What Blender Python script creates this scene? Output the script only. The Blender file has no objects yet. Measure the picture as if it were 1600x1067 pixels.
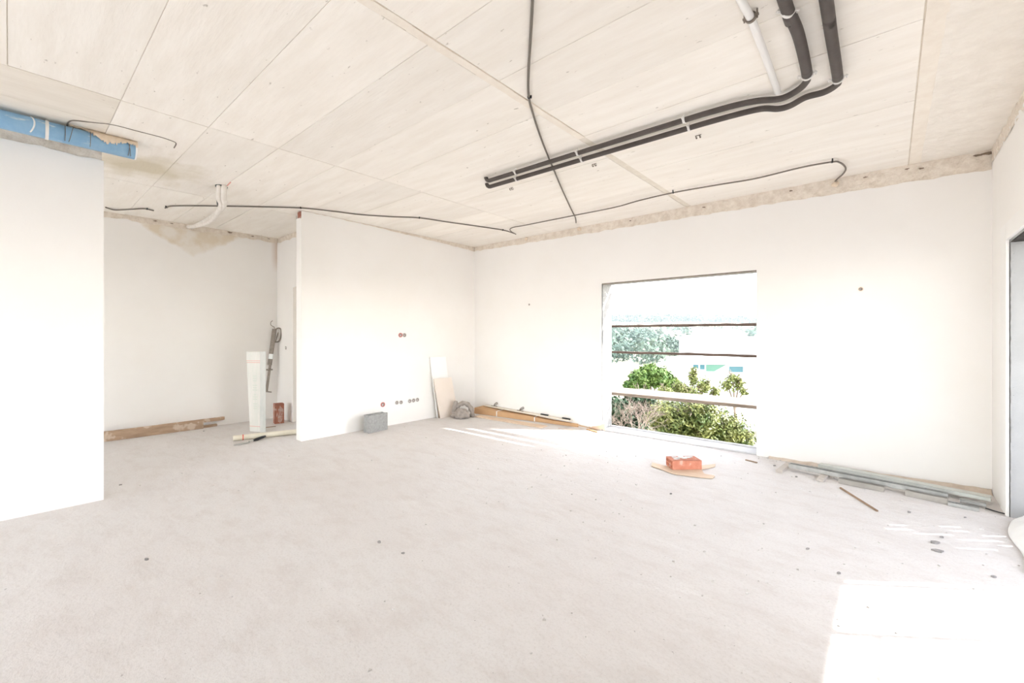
import bpy, bmesh, math, random
from mathutils import Vector, Matrix, noise

random.seed(7)
scene = bpy.context.scene
COL = scene.collection

# ------------------------------------------------------------------ camera
F, TH, HY, CAMZ = 681.2, math.radians(40.912), 523.6, 1.343
ST, CT = math.sin(TH), math.cos(TH)
cam_d = bpy.data.cameras.new('camera')
cam = bpy.data.objects.new('camera', cam_d)
COL.objects.link(cam)
cam.location = (0, 0, CAMZ)
cam.rotation_euler = (math.pi / 2, 0, TH)
cam_d.sensor_width = 36.0
cam_d.lens = F * 36.0 / 1600.0
cam_d.shift_y = -(533.5 - HY) / 1600.0
cam_d.clip_start = 0.02
cam_d.clip_end = 2000
scene.camera = cam

# ------------------------------------------------------------------ sky, sun, exposure
SUN_EL = math.radians(37.0)
SUN_AZ = Vector((0.804, 0.595, 0.0)).normalized()
world = bpy.data.worlds.new('sky')
scene.world = world
world.use_nodes = True
wn = world.node_tree.nodes
wl = world.node_tree.links
wn.clear()
sky = wn.new('ShaderNodeTexSky')
sky.sky_type = 'NISHITA'
sky.sun_disc = False
sky.sun_elevation = SUN_EL
sky.sun_rotation = math.atan2(SUN_AZ.x, SUN_AZ.y)
sky.air_density = 1.0
sky.dust_density = 0.4
hsv = wn.new('ShaderNodeHueSaturation')
hsv.inputs['Saturation'].default_value = 0.30
bg = wn.new('ShaderNodeBackground')
bg.inputs['Strength'].default_value = 0.49
wo = wn.new('ShaderNodeOutputWorld')
wl.new(sky.outputs[0], hsv.inputs['Color'])
wl.new(hsv.outputs[0], bg.inputs['Color'])
wl.new(bg.outputs[0], wo.inputs['Surface'])

sun_d = bpy.data.lights.new('sun', 'SUN')
sun_d.energy = 4.2
sun_d.angle = math.radians(0.55)
sun_d.color = (1.0, 0.98, 0.965)
sun = bpy.data.objects.new('sun', sun_d)
COL.objects.link(sun)
to_sun = Vector((SUN_AZ.x * math.cos(SUN_EL), SUN_AZ.y * math.cos(SUN_EL), math.sin(SUN_EL)))
sun.rotation_euler = to_sun.to_track_quat('Z', 'Y').to_euler()
sun.location = (8, 8, 9)

scene.view_settings.view_transform = 'Standard'
scene.view_settings.look = 'None'
scene.view_settings.gamma = 1.0
scene.view_settings.use_curve_mapping = False
scene.view_settings.exposure = 1.72
scene.cycles.diffuse_bounces = 8
scene.cycles.max_bounces = 12

# ------------------------------------------------------------------ placing helpers
ZC = 2.923           # ceiling soffit
YW = 5.46            # plastered face of the window wall
XP = -5.62           # partition face
XL = -4.85           # left wall face
XA = -7.56           # alcove wall face
YE = 2.87            # alcove end wall face
XR = 0.655           # right wall face


def ray(u, v):
    a = (u - 800.0) / F
    return Vector((-ST + a * CT, CT + a * ST, (HY - v) / F))


def at(u, v, z=0.0):
    r = ray(u, v)
    return Vector((0, 0, CAMZ)) + r * ((z - CAMZ) / r.z)


def onX(u, v, x):
    r = ray(u, v)
    return Vector((0, 0, CAMZ)) + r * (x / r.x)


def onY(u, v, y):
    r = ray(u, v)
    return Vector((0, 0, CAMZ)) + r * (y / r.y)


def onD(u, v, d):
    return Vector((0, 0, CAMZ)) + ray(u, v) * d


# ------------------------------------------------------------------ materials
MATS = {}


def mat(name, col, rough=0.85, col2=None, scale=8.0, detail=6.0, stretch=(1, 1, 1), bump=0.0, bump_scale=None,
        metal=0.0, spots=None, trans=0.0, rand=0.0, contrast=(0.35, 0.65), alpha=None, sss=None, bump_dist=0.01):
    if name in MATS:
        return MATS[name]
    m = bpy.data.materials.new(name)
    m.use_nodes = True
    nt = m.node_tree
    N, L = nt.nodes, nt.links
    b = N['Principled BSDF']
    b.inputs['Roughness'].default_value = rough
    b.inputs['Metallic'].default_value = metal
    b.inputs['Specular IOR Level'].default_value = 0.3
    b.inputs['Base Color'].default_value = (*col, 1)
    if trans:
        b.inputs['Transmission Weight'].default_value = trans
    geo = N.new('ShaderNodeNewGeometry')
    mp = N.new('ShaderNodeMapping')
    mp.inputs['Scale'].default_value = stretch
    L.new(geo.outputs['Position'], mp.inputs['Vector'])
    out = None
    if col2 is not None:
        n = N.new('ShaderNodeTexNoise')
        n.inputs['Scale'].default_value = scale
        n.inputs['Detail'].default_value = detail
        n.inputs['Roughness'].default_value = 0.62
        L.new(mp.outputs[0], n.inputs['Vector'])
        cr = N.new('ShaderNodeMapRange')
        cr.inputs['From Min'].default_value = contrast[0]
        cr.inputs['From Max'].default_value = contrast[1]
        L.new(n.outputs['Fac'], cr.inputs['Value'])
        mx = N.new('ShaderNodeMix')
        mx.data_type = 'RGBA'
        mx.inputs[6].default_value = (*col, 1)
        mx.inputs[7].default_value = (*col2, 1)
        L.new(cr.outputs[0], mx.inputs[0])
        out = mx.outputs[2]
    if spots:
        scol, sscale, thr, sstretch, amount = spots
        mp2 = N.new('ShaderNodeMapping')
        mp2.inputs['Scale'].default_value = sstretch
        L.new(geo.outputs['Position'], mp2.inputs['Vector'])
        n2 = N.new('ShaderNodeTexNoise')
        n2.inputs['Scale'].default_value = sscale
        n2.inputs['Detail'].default_value = 3.0
        L.new(mp2.outputs[0], n2.inputs['Vector'])
        r2 = N.new('ShaderNodeMapRange')
        r2.inputs['From Min'].default_value = thr
        r2.inputs['From Max'].default_value = thr + 0.06
        r2.inputs['To Max'].default_value = amount
        L.new(n2.outputs['Fac'], r2.inputs['Value'])
        mx2 = N.new('ShaderNodeMix')
        mx2.data_type = 'RGBA'
        mx2.inputs[6].default_value = (*col, 1)
        if out:
            L.new(out, mx2.inputs[6])
        mx2.inputs[7].default_value = (*scol, 1)
        L.new(r2.outputs[0], mx2.inputs[0])
        out = mx2.outputs[2]
    if rand:
        oi = N.new('ShaderNodeObjectInfo')
        rr = N.new('ShaderNodeMapRange')
        rr.inputs['To Min'].default_value = 1.0 - rand
        rr.inputs['To Max'].default_value = 1.0 + rand * 0.5
        L.new(oi.outputs['Random'], rr.inputs['Value'])
        hs = N.new('ShaderNodeHueSaturation')
        hs.inputs['Color'].default_value = (*col, 1)
        L.new(rr.outputs[0], hs.inputs['Value'])
        if out:
            L.new(out, hs.inputs['Color'])
        out = hs.outputs[0]
    if out:
        L.new(out, b.inputs['Base Color'])
    if bump:
        nb = N.new('ShaderNodeTexNoise')
        nb.inputs['Scale'].default_value = bump_scale or scale * 4
        nb.inputs['Detail'].default_value = 5.0
        L.new(mp.outputs[0], nb.inputs['Vector'])
        bp = N.new('ShaderNodeBump')
        bp.inputs['Strength'].default_value = bump
        bp.inputs['Distance'].default_value = bump_dist
        L.new(nb.outputs['Fac'], bp.inputs['Height'])
        L.new(bp.outputs[0], b.inputs['Normal'])
    MATS[name] = m
    return m


PLASTER = mat('plaster', (0.885, 0.87, 0.85), 0.9, (0.865, 0.845, 0.815), 0.9, 4, bump=0.12, bump_scale=60, bump_dist=0.003)
ROUGH = mat('rough_concrete', (0.85, 0.785, 0.70), 0.95, (0.70, 0.62, 0.53), 16, 6, bump=0.8, bump_scale=70)
CEIL = mat('board_marked_concrete', (0.92, 0.88, 0.82), 0.9, (0.865, 0.815, 0.745), 3.0, 8, stretch=(0.6, 3.5, 1), bump=0.25,
           bump_scale=14, rand=0.05, spots=((0.42, 0.37, 0.31), 15, 0.70, (0.9, 2.2, 1), 0.7))
CEIL_Y = mat('board_marked_concrete_turned', (0.85, 0.795, 0.715), 0.9, (0.78, 0.72, 0.635), 3.0, 8, stretch=(3.5, 0.6, 1), bump=0.25,
             bump_scale=14, rand=0.05, spots=((0.42, 0.37, 0.31), 15, 0.70, (2.2, 0.9, 1), 0.6))
CEIL_R = mat('trowelled_concrete', (0.88, 0.835, 0.77), 0.95, (0.82, 0.77, 0.70), 9, 8, bump=0.7, bump_scale=22)


def add_stain(m, c, rad, col):
    N, L = m.node_tree.nodes, m.node_tree.links
    b = N['Principled BSDF']
    src = b.inputs['Base Color'].links[0].from_socket
    geo = N.new('ShaderNodeNewGeometry')
    ns = N.new('ShaderNodeTexNoise')
    ns.inputs['Scale'].default_value = 4.0
    ns.inputs['Detail'].default_value = 6.0
    L.new(geo.outputs['Position'], ns.inputs['Vector'])
    vd = N.new('ShaderNodeVectorMath')
    vd.operation = 'DISTANCE'
    vd.inputs[1].default_value = c
    L.new(geo.outputs['Position'], vd.inputs[0])
    ad = N.new('ShaderNodeMath')
    ad.operation = 'MULTIPLY_ADD'
    ad.inputs[1].default_value = 1.6 * rad
    L.new(ns.outputs['Fac'], ad.inputs[0])
    L.new(vd.outputs['Value'], ad.inputs[2])
    mr = N.new('ShaderNodeMapRange')
    mr.inputs['From Min'].default_value = 1.75 * rad
    mr.inputs['From Max'].default_value = 0.9 * rad
    mr.inputs['To Max'].default_value = 0.8
    L.new(ad.outputs[0], mr.inputs['Value'])
    mx = N.new('ShaderNodeMix')
    mx.data_type = 'RGBA'
    mx.inputs[7].default_value = (*col, 1)
    L.new(mr.outputs[0], mx.inputs[0])
    L.new(src, mx.inputs[6])
    L.new(mx.outputs[2], b.inputs['Base Color'])


add_stain(CEIL, tuple(at(228, 262, ZC)), 0.55, (0.62, 0.55, 0.40))
SEAM = mat('seam_concrete', (0.80, 0.745, 0.66), 0.95, (0.72, 0.66, 0.57), 12, 6, bump=0.3)


def floor_material():
    m = bpy.data.materials.new('dusty_floor_concrete')
    m.use_nodes = True
    N, L = m.node_tree.nodes, m.node_tree.links
    b = N['Principled BSDF']
    b.inputs['Roughness'].default_value = 0.92
    b.inputs['Specular IOR Level'].default_value = 0.2
    geo = N.new('ShaderNodeNewGeometry')

    def nz(scale, detail, stretch, lo, hi, rough=0.6):
        mp = N.new('ShaderNodeMapping')
        mp.inputs['Scale'].default_value = stretch
        mp.inputs['Rotation'].default_value = (0, 0, 0.35)
        L.new(geo.outputs['Position'], mp.inputs['Vector'])
        n = N.new('ShaderNodeTexNoise')
        n.inputs['Scale'].default_value = scale
        n.inputs['Detail'].default_value = detail
        n.inputs['Roughness'].default_value = rough
        L.new(mp.outputs[0], n.inputs['Vector'])
        r = N.new('ShaderNodeMapRange')
        r.inputs['From Min'].default_value = lo
        r.inputs['From Max'].default_value = hi
        L.new(n.outputs['Fac'], r.inputs['Value'])
        return n, r

    def mix(a, colb, fac, amount=1.0):
        x = N.new('ShaderNodeMix')
        x.data_type = 'RGBA'
        if isinstance(a, tuple):
            x.inputs[6].default_value = (*a, 1)
        else:
            L.new(a, x.inputs[6])
        x.inputs[7].default_value = (*colb, 1)
        mm = N.new('ShaderNodeMath')
        mm.operation = 'MULTIPLY'
        mm.inputs[1].default_value = amount
        L.new(fac, mm.inputs[0])
        L.new(mm.outputs[0], x.inputs[0])
        return x.outputs[2]
    _, big = nz(0.55, 5, (1, 1.6, 1), 0.38, 0.64)
    _, mid = nz(3.4, 12, (1, 2.0, 1), 0.47, 0.66, 0.78)
    _, pale = nz(1.7, 10, (0.8, 2.4, 1), 0.58, 0.72, 0.7)
    _, fine = nz(70, 5, (1, 1, 1), 0.50, 0.66, 0.75)
    n5, pits = nz(30, 2, (1, 1, 1), 0.73, 0.77)
    c = mix((0.70, 0.665, 0.645), (0.72, 0.695, 0.68), big.outputs[0])
    c = mix(c, (0.62, 0.57, 0.54), mid.outputs[0], 0.7)
    c = mix(c, (0.80, 0.785, 0.77), pale.outputs[0], 0.55)
    c = mix(c, (0.56, 0.52, 0.49), fine.outputs[0], 0.5)
    c = mix(c, (0.30, 0.27, 0.25), pits.outputs[0], 0.6)
    L.new(c, b.inputs['Base Color'])
    nb, _ = nz(14, 8, (1, 1.5, 1), 0, 1, 0.7)
    bp = N.new('ShaderNodeBump')
    bp.inputs['Strength'].default_value = 0.6
    bp.inputs['Distance'].default_value = 0.014
    L.new(nb.outputs['Fac'], bp.inputs['Height'])
    L.new(bp.outputs[0], b.inputs['Normal'])
    return m


FLOOR = floor_material()


def stained_plaster():
    # plaster with the yellowish damp patch that hangs below the conduit hole
    m = PLASTER.copy()
    m.name = 'plaster_with_damp_patch'
    N, L = m.node_tree.nodes, m.node_tree.links
    b = N['Principled BSDF']
    src = b.inputs['Base Color'].links[0].from_socket
    geo = N.new('ShaderNodeNewGeometry')
    sp = N.new('ShaderNodeSeparateXYZ')
    L.new(geo.outputs['Position'], sp.inputs[0])
    ns = N.new('ShaderNodeTexNoise')
    ns.inputs['Scale'].default_value = 5.0
    ns.inputs['Detail'].default_value = 4.0
    L.new(geo.outputs['Position'], ns.inputs['Vector'])

    def math_n(op, a, bb):
        n = N.new('ShaderNodeMath')
        n.operation = op
        for i, x in enumerate((a, bb)):
            if isinstance(x, (int, float)):
                n.inputs[i].default_value = x
            else:
                L.new(x, n.inputs[i])
        return n.outputs[0]
    pc = onX(303, 404, XA)          # lower tip of the patch
    dy = math_n('ABSOLUTE', math_n('SUBTRACT', sp.outputs[1], pc.y), 0)
    edge = math_n('MULTIPLY', dy, 0.62)                       # V shape
    h = math_n('SUBTRACT', math_n('SUBTRACT', sp.outputs[2], pc.z), edge)
    h = math_n('ADD', h, math_n('MULTIPLY', math_n('SUBTRACT', ns.outputs['Fac'], 0.5), 0.12))
    inside = N.new('ShaderNodeMapRange')
    inside.inputs['From Min'].default_value = 0.0
    inside.inputs['From Max'].default_value = 0.05
    L.new(h, inside.inputs['Value'])
    n3 = N.new('ShaderNodeMapRange')
    n3.inputs['From Min'].default_value = 0.4
    n3.inputs['From Max'].default_value = 0.6
    n3.inputs['To Min'].default_value = 0.35
    n3.inputs['To Max'].default_value = 0.9
    L.new(ns.outputs['Fac'], n3.inputs['Value'])
    f = math_n('MULTIPLY', inside.outputs[0], n3.outputs[0])
    mx = N.new('ShaderNodeMix')
    mx.data_type = 'RGBA'
    mx.inputs[7].default_value = (0.72, 0.63, 0.50, 1)
    L.new(f, mx.inputs[0])
    L.new(src, mx.inputs[6])
    # rusty streak in the inner corner
    cy = math_n('ABSOLUTE', math_n('SUBTRACT', sp.outputs[1], YE), 0)
    c1 = N.new('ShaderNodeMapRange')
    c1.inputs['From Min'].default_value = 0.10
    c1.inputs['From Max'].default_value = 0.0
    L.new(cy, c1.inputs['Value'])
    c2 = N.new('ShaderNodeMapRange')
    c2.inputs['From Min'].default_value = 2.35
    c2.inputs['From Max'].default_value = 2.6
    L.new(sp.outputs[2], c2.inputs['Value'])
    g = math_n('MULTIPLY', math_n('MULTIPLY', c1.outputs[0], c2.outputs[0]), 0.6)
    mx2 = N.new('ShaderNodeMix')
    mx2.data_type = 'RGBA'
    mx2.inputs[7].default_value = (0.55, 0.38, 0.27, 1)
    L.new(g, mx2.inputs[0])
    L.new(mx.outputs[2], mx2.inputs[6])
    L.new(mx2.outputs[2], b.inputs['Base Color'])
    return m


PLASTER_STAIN = stained_plaster()
WHITE_PL = mat('fresh_white_plaster', (0.88, 0.87, 0.85), 0.9, (0.85, 0.84, 0.82), 2, 4, bump=0.2, bump_scale=40, bump_dist=0.003)
GREY_REN = mat('grey_render', (0.46, 0.455, 0.45), 0.9, (0.42, 0.415, 0.41), 4, 4, bump=0.15, bump_scale=60)
JAMB = mat('pitted_concrete', (0.34, 0.335, 0.33), 0.95, (0.29, 0.285, 0.28), 14, 6, bump=0.6, bump_scale=40,
           spots=((0.60, 0.595, 0.59), 26, 0.62, (1, 1, 1), 0.9))
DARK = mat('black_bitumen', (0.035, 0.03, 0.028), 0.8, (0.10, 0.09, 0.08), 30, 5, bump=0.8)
BLACKRUB = mat('black_pipe_insulation', (0.085, 0.071, 0.065), 0.6, (0.108, 0.092, 0.084), 9, 4, bump=0.06, bump_scale=60)
CABLE = mat('dark_grey_conduit', (0.19, 0.165, 0.14), 0.6)
ZINC = mat('galvanised_steel', (0.50, 0.50, 0.48), 0.42, (0.40, 0.40, 0.385), 18, 4, metal=0.55)
ZINCP = mat('pale_galvanised_steel', (0.66, 0.68, 0.64), 0.5, (0.58, 0.60, 0.56), 12, 4, metal=0.15)
CLAMP = mat('zinc_pipe_clamp', (0.82, 0.80, 0.78), 0.35, metal=0.3)
WHITEPVC = mat('white_pvc', (0.88, 0.87, 0.85), 0.45)
CREAM = mat('cream_pvc', (0.84, 0.79, 0.66), 0.5, (0.76, 0.71, 0.58), 7, 4)
BLUE = mat('blue_pvc_pipe', (0.27, 0.50, 0.76), 0.45, (0.36, 0.58, 0.80), 9, 5,
           spots=((0.72, 0.80, 0.86), 26, 0.64, (1, 0.35, 1), 0.7))
DAUB = mat('plaster_daub', (0.80, 0.68, 0.56), 0.95, (0.74, 0.62, 0.48), 14, 4, bump=0.4)
BRICK = mat('red_clay', (0.62, 0.235, 0.15), 0.9, (0.70, 0.31, 0.21), 12, 5, bump=0.3, bump_scale=60,
            spots=((0.78, 0.60, 0.50), 12, 0.60, (1, 1, 1), 0.6))
BRICK_D = mat('dirty_red_clay', (0.44, 0.17, 0.115), 0.95, (0.34, 0.16, 0.12), 14, 5, bump=0.4, bump_scale=60,
              spots=((0.66, 0.54, 0.47), 24, 0.56, (1, 1, 0.35), 0.7))
BRICK_HOLE_SHADE = mat('shaded_clay_hole', (0.26, 0.075, 0.045), 0.95)  # darker clay, the shade inside the brick holes painted in
BLOCK = mat('grey_concrete_block', (0.40, 0.40, 0.39), 0.95, (0.31, 0.31, 0.30), 40, 6, bump=0.9, bump_scale=90)
WOOD = mat('weathered_wood', (0.50, 0.36, 0.25), 0.85, (0.36, 0.25, 0.17), 5, 7, stretch=(6, 0.8, 6), bump=0.3, bump_scale=18,
           spots=((0.66, 0.55, 0.45), 7, 0.58, (1, 1, 1), 0.8))
WOOD_X = mat('pale_wood', (0.66, 0.53, 0.41), 0.85, (0.56, 0.44, 0.33), 5, 7, stretch=(0.8, 6, 6), bump=0.2, bump_scale=18)
CARD = mat('brown_cardboard', (0.60, 0.38, 0.21), 0.85, (0.55, 0.34, 0.185), 3, 5)
CARD_P = mat('pale_cardboard', (0.74, 0.58, 0.44), 0.85, (0.66, 0.50, 0.37), 5, 5, stretch=(0.8, 3, 1))
BOARD_B = mat('beige_board', (0.82, 0.735, 0.66), 0.85, (0.79, 0.70, 0.62), 3, 4)
BOARD_W = mat('white_board', (0.90, 0.895, 0.885), 0.6)
BARK = mat('brown_board_edge', (0.36, 0.25, 0.17), 0.9, (0.26, 0.18, 0.12), 10, 4)
ALU = mat('aluminium_bar', (0.80, 0.74, 0.65), 0.5, (0.72, 0.66, 0.57), 5, 4, metal=0.1)
BLACK = mat('black_plastic', (0.03, 0.03, 0.032), 0.5)
IRON = mat('dull_iron', (0.20, 0.17, 0.145), 0.6, (0.30, 0.26, 0.22), 22, 4, metal=0.4)
CLOTH = mat('grey_sackcloth', (0.40, 0.355, 0.32), 0.95, (0.31, 0.275, 0.25), 20, 5, bump=0.5, bump_scale=90)
REDP = mat('red_plastic', (0.70, 0.13, 0.10), 0.6)
REDBOX = mat('red_wall_box', (0.60, 0.20, 0.19), 0.6)
GREYBOX = mat('grey_wall_box', (0.52, 0.50, 0.48), 0.7)
BOXIN = mat('wall_box_inside', (0.30, 0.25, 0.23), 0.9)
DEBRIS = mat('grey_debris', (0.24, 0.225, 0.215), 0.9, (0.34, 0.32, 0.31), 40, 3)
GRIT = mat('grit', (0.46, 0.42, 0.39), 0.95, (0.80, 0.78, 0.76), 9, 3)
FILM = mat('white_film', (0.86, 0.87, 0.86), 0.35, (0.74, 0.78, 0.76), 5, 5, stretch=(3, 3, 0.7))
FILM_P = mat('film_wrapped_panel', (0.82, 0.80, 0.76), 0.4, (0.75, 0.76, 0.71), 9, 4, stretch=(3, 3, 0.5))
LEAF1 = mat('glossy_leaf', (0.06, 0.10, 0.022), 0.45, (0.22, 0.22, 0.06), 3.5, 4, trans=0.0)
LEAF2 = mat('bright_green_leaf', (0.05, 0.11, 0.02), 0.5, (0.15, 0.22, 0.045), 4, 4)
LEAF3 = mat('dark_green_leaf', (0.018, 0.045, 0.018), 0.6, (0.035, 0.07, 0.03), 4, 4)
LEAF4 = mat('yellow_green_leaf', (0.14, 0.17, 0.04), 0.5, (0.24, 0.24, 0.08), 4, 4)
TWIG = mat('pale_bark', (0.30, 0.24, 0.19), 0.9, (0.22, 0.17, 0.13), 9, 4)
HOUSE = mat('white_house_render', (0.82, 0.82, 0.82), 0.9, (0.80, 0.80, 0.80), 1, 3)
PANE = mat('dark_blue_glass', (0.06, 0.14, 0.16), 0.1)
PANEG = mat('green_glass', (0.10, 0.20, 0.15), 0.15)
HILL = mat('dry_hillside', (0.30, 0.30, 0.20), 0.95, (0.42, 0.40, 0.30), 0.06, 8)
HTREE = mat('far_woodland', (0.065, 0.105, 0.085), 0.9, (0.13, 0.165, 0.12), 0.1, 5)
GROUND = mat('garden_ground', (0.20, 0.19, 0.13), 0.95, (0.28, 0.26, 0.19), 0.8, 6)
DECK = mat('scaffold_deck', (0.30, 0.24, 0.19), 0.9, (0.20, 0.16, 0.125), 8, 5, stretch=(0.6, 5, 5))
RAILW = mat('scaffold_rail_wood', (0.085, 0.062, 0.05), 0.9, (0.14, 0.10, 0.08), 7, 5, stretch=(1, 5, 5))
TERR = mat('terrace_screed', (0.42, 0.415, 0.41), 0.9, (0.37, 0.365, 0.36), 3, 6, bump=0.2)
SHEET = mat('white_protective_sheet', (0.93, 0.93, 0.925), 0.6, (0.89, 0.89, 0.89), 6, 4)


# ------------------------------------------------------------------ mesh builder
class MB:
    def __init__(self):
        self.v, self.f = [], []

    def face(self, pts):
        n = len(self.v)
        self.v += [Vector(p) for p in pts]
        self.f.append(tuple(range(n, n + len(pts))))
        return self

    def box(self, lo, hi, M=None):
        x0, y0, z0 = lo
        x1, y1, z1 = hi
        P = [Vector(p) for p in ((x0, y0, z0), (x1, y0, z0), (x1, y1, z0), (x0, y1, z0),
                                 (x0, y0, z1), (x1, y0, z1), (x1, y1, z1), (x0, y1, z1))]
        if M is not None:
            P = [M @ p for p in P]
        n = len(self.v)
        self.v += P
        self.f += [tuple(n + i for i in q) for q in ((0, 3, 2, 1), (4, 5, 6, 7), (0, 1, 5, 4), (1, 2, 6, 5), (2, 3, 7, 6), (3, 0, 4, 7))]
        return self

    def prism(self, pts, off):
        """closed polygon pts extruded by vector off"""
        off = Vector(off)
        n = len(self.v)
        k = len(pts)
        self.v += [Vector(p) for p in pts] + [Vector(p) + off for p in pts]
        self.f.append(tuple(n + i for i in range(k - 1, -1, -1)))
        self.f.append(tuple(n + k + i for i in range(k)))
        for i in range(k):
            j = (i + 1) % k
            self.f.append((n + i, n + j, n + k + j, n + k + i))
        return self

    def tube(self, path, r, seg=10, cap=True):
        path = [Vector(p) for p in path]
        m = len(path)
        rs = r if isinstance(r, (list, tuple)) else [r] * m
        n0 = len(self.v)
        nrm = None
        for i, p in enumerate(path):
            t = (path[min(i + 1, m - 1)] - path[max(i - 1, 0)]).normalized()
            if nrm is None:
                a = Vector((0, 0, 1)) if abs(t.z) < 0.9 else Vector((1, 0, 0))
                nrm = (a - t * a.dot(t)).normalized()
            else:
                nrm = (nrm - t * nrm.dot(t))
                nrm = nrm.normalized() if nrm.length > 1e-6 else Vector((0, 0, 1))
            bn = t.cross(nrm)
            for k in range(seg):
                an = 2 * math.pi * k / seg
                self.v.append(p + (nrm * math.cos(an) + bn * math.sin(an)) * rs[i])
        for i in range(m - 1):
            for k in range(seg):
                a = n0 + i * seg + k
                b = n0 + i * seg + (k + 1) % seg
                self.f.append((a, b, b + seg, a + seg))
        if cap:
            self.f.append(tuple(n0 + k for k in range(seg - 1, -1, -1)))
            self.f.append(tuple(n0 + (m - 1) * seg + k for k in range(seg)))
        return self

    def ring(self, c, axis, r, w, t, seg=16, a0=0.0, a1=2 * math.pi):
        """band of radius r, width w along axis, thickness t"""
        c, ax = Vector(c), Vector(axis).normalized()
        a = Vector((0, 0, 1)) if abs(ax.z) < 0.9 else Vector((1, 0, 0))
        e1 = (a - ax * a.dot(ax)).normalized()
        e2 = ax.cross(e1)
        n0 = len(self.v)
        full = abs(a1 - a0 - 2 * math.pi) < 1e-4
        cnt = seg if full else seg + 1
        for i in range(cnt):
            an = a0 + (a1 - a0) * i / seg
            d = e1 * math.cos(an) + e2 * math.sin(an)
            for rr, s in ((r, -.5), (r + t, -.5), (r + t, .5), (r, .5)):
                self.v.append(c + d * rr + ax * (w * s))
        for i in range(seg):
            j = (i + 1) % cnt
            for k in range(4):
                l = (k + 1) % 4
                self.f.append((n0 + i * 4 + k, n0 + j * 4 + k, n0 + j * 4 + l, n0 + i * 4 + l))
        return self

    def build(self, name, m, parent=None, bevel=0.0, smooth=False, origin=None, weld=False):
        me = bpy.data.meshes.new(name)
        xs = [p.x for p in self.v]
        ys = [p.y for p in self.v]
        zs = [p.z for p in self.v]
        if origin is not None:
            o = Vector(origin)
        else:
            o = Vector(((min(xs) + max(xs)) / 2, (min(ys) + max(ys)) / 2, min(zs)))
        me.from_pydata([tuple(p - o) for p in self.v], [], self.f)
        bm = bmesh.new()
        bm.from_mesh(me)
        if weld:
            bmesh.ops.remove_doubles(bm, verts=bm.verts, dist=1e-5)
        bmesh.ops.recalc_face_normals(bm, faces=bm.faces)
        if bevel:
            bmesh.ops.bevel(bm, geom=[e for e in bm.edges if len(e.link_faces) == 2 and e.calc_face_angle(0) > 0.6], offset=bevel,
                            segments=1, affect='EDGES')
        bm.to_mesh(me)
        bm.free()
        if smooth:
            for p in me.polygons:
                p.use_smooth = True
        me.materials.append(m)
        ob = bpy.data.objects.new(name, me)
        COL.objects.link(ob)
        if parent is not None:
            ob.parent = parent
            pw = Vector(parent.location)
            q = parent.parent
            while q is not None:
                pw = pw + Vector(q.location)
                q = q.parent
            ob.location = o - pw
        else:
            ob.location = o
        return ob


def tag(o, label=None, cat=None, group=None, kind=None):
    if label:
        o['label'] = label
    if cat:
        o['category'] = cat
    if group:
        o['group'] = group
    if kind:
        o['kind'] = kind
    return o


def thing(name, loc, label, cat, group=None):
    e = bpy.data.objects.new(name, None)
    COL.objects.link(e)
    e.location = loc
    e.empty_display_size = 0.1
    return tag(e, label, cat, group)


def struct(o, label=None):
    return tag(o, label, kind='structure')


def smooth_path(pts, n=8):
    pts = [Vector(p) for p in pts]
    out = []
    for i in range(len(pts) - 1):
        p0 = pts[max(i - 1, 0)]
        p1, p2 = pts[i], pts[i + 1]
        p3 = pts[min(i + 2, len(pts) - 1)]
        for k in range(n):
            t = k / n
            out.append(0.5 * ((2 * p1) + (p2 - p0) * t + (2 * p0 - 5 * p1 + 4 * p2 - p3) * t * t + (3 * p1 - p0 - 3 * p2 + p3) * t ** 3))
    out.append(pts[-1])
    return out


def nz(*a, s=1.0):
    return noise.noise(Vector(a) * s)


def plaster_sheet(mb, p0, p1, nrm, z0, ztop, t=0.018, step=0.05, jag=0.012, seed=0.0, caps=(True, True)):
    """sheet of plaster from p0 to p1 (xy), front face on the line, body away from nrm, ragged top z = ztop(s)"""
    p0, p1, nrm = Vector((*p0, 0)), Vector((*p1, 0)), Vector((*nrm, 0))
    Ln = (p1 - p0).length
    k = max(1, int(Ln / step))
    cols = []
    for i in range(k + 1):
        s = i / k
        p = p0.lerp(p1, s)
        zt = ztop(s) if callable(ztop) else ztop
        zt += jag * (nz(s * Ln * 7, seed, 0.3) + 0.8 * nz(s * Ln * 23, seed, 3.3))
        zt = min(zt, ZC - 0.002)
        cols.append((p, zt))
    b = nrm * -t
    for i in range(k):
        (pa, za), (pb, zb) = cols[i], cols[i + 1]
        A0, B0 = pa + Vector((0, 0, z0)), pb + Vector((0, 0, z0))
        A1, B1 = pa + Vector((0, 0, za)), pb + Vector((0, 0, zb))
        mb.face((A0, B0, B1, A1))
        mb.face((A1, B1, B1 + b, A1 + b))
        mb.face((A0 + b, B0 + b, B0, A0))
    for ci_, (p, z) in enumerate((cols[0], cols[-1])):
        if not caps[ci_]:
            continue
        A0, A1 = p + Vector((0, 0, z0)), p + Vector((0, 0, z))
        mb.face((A0, A1, A1 + b, A0 + b))


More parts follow.
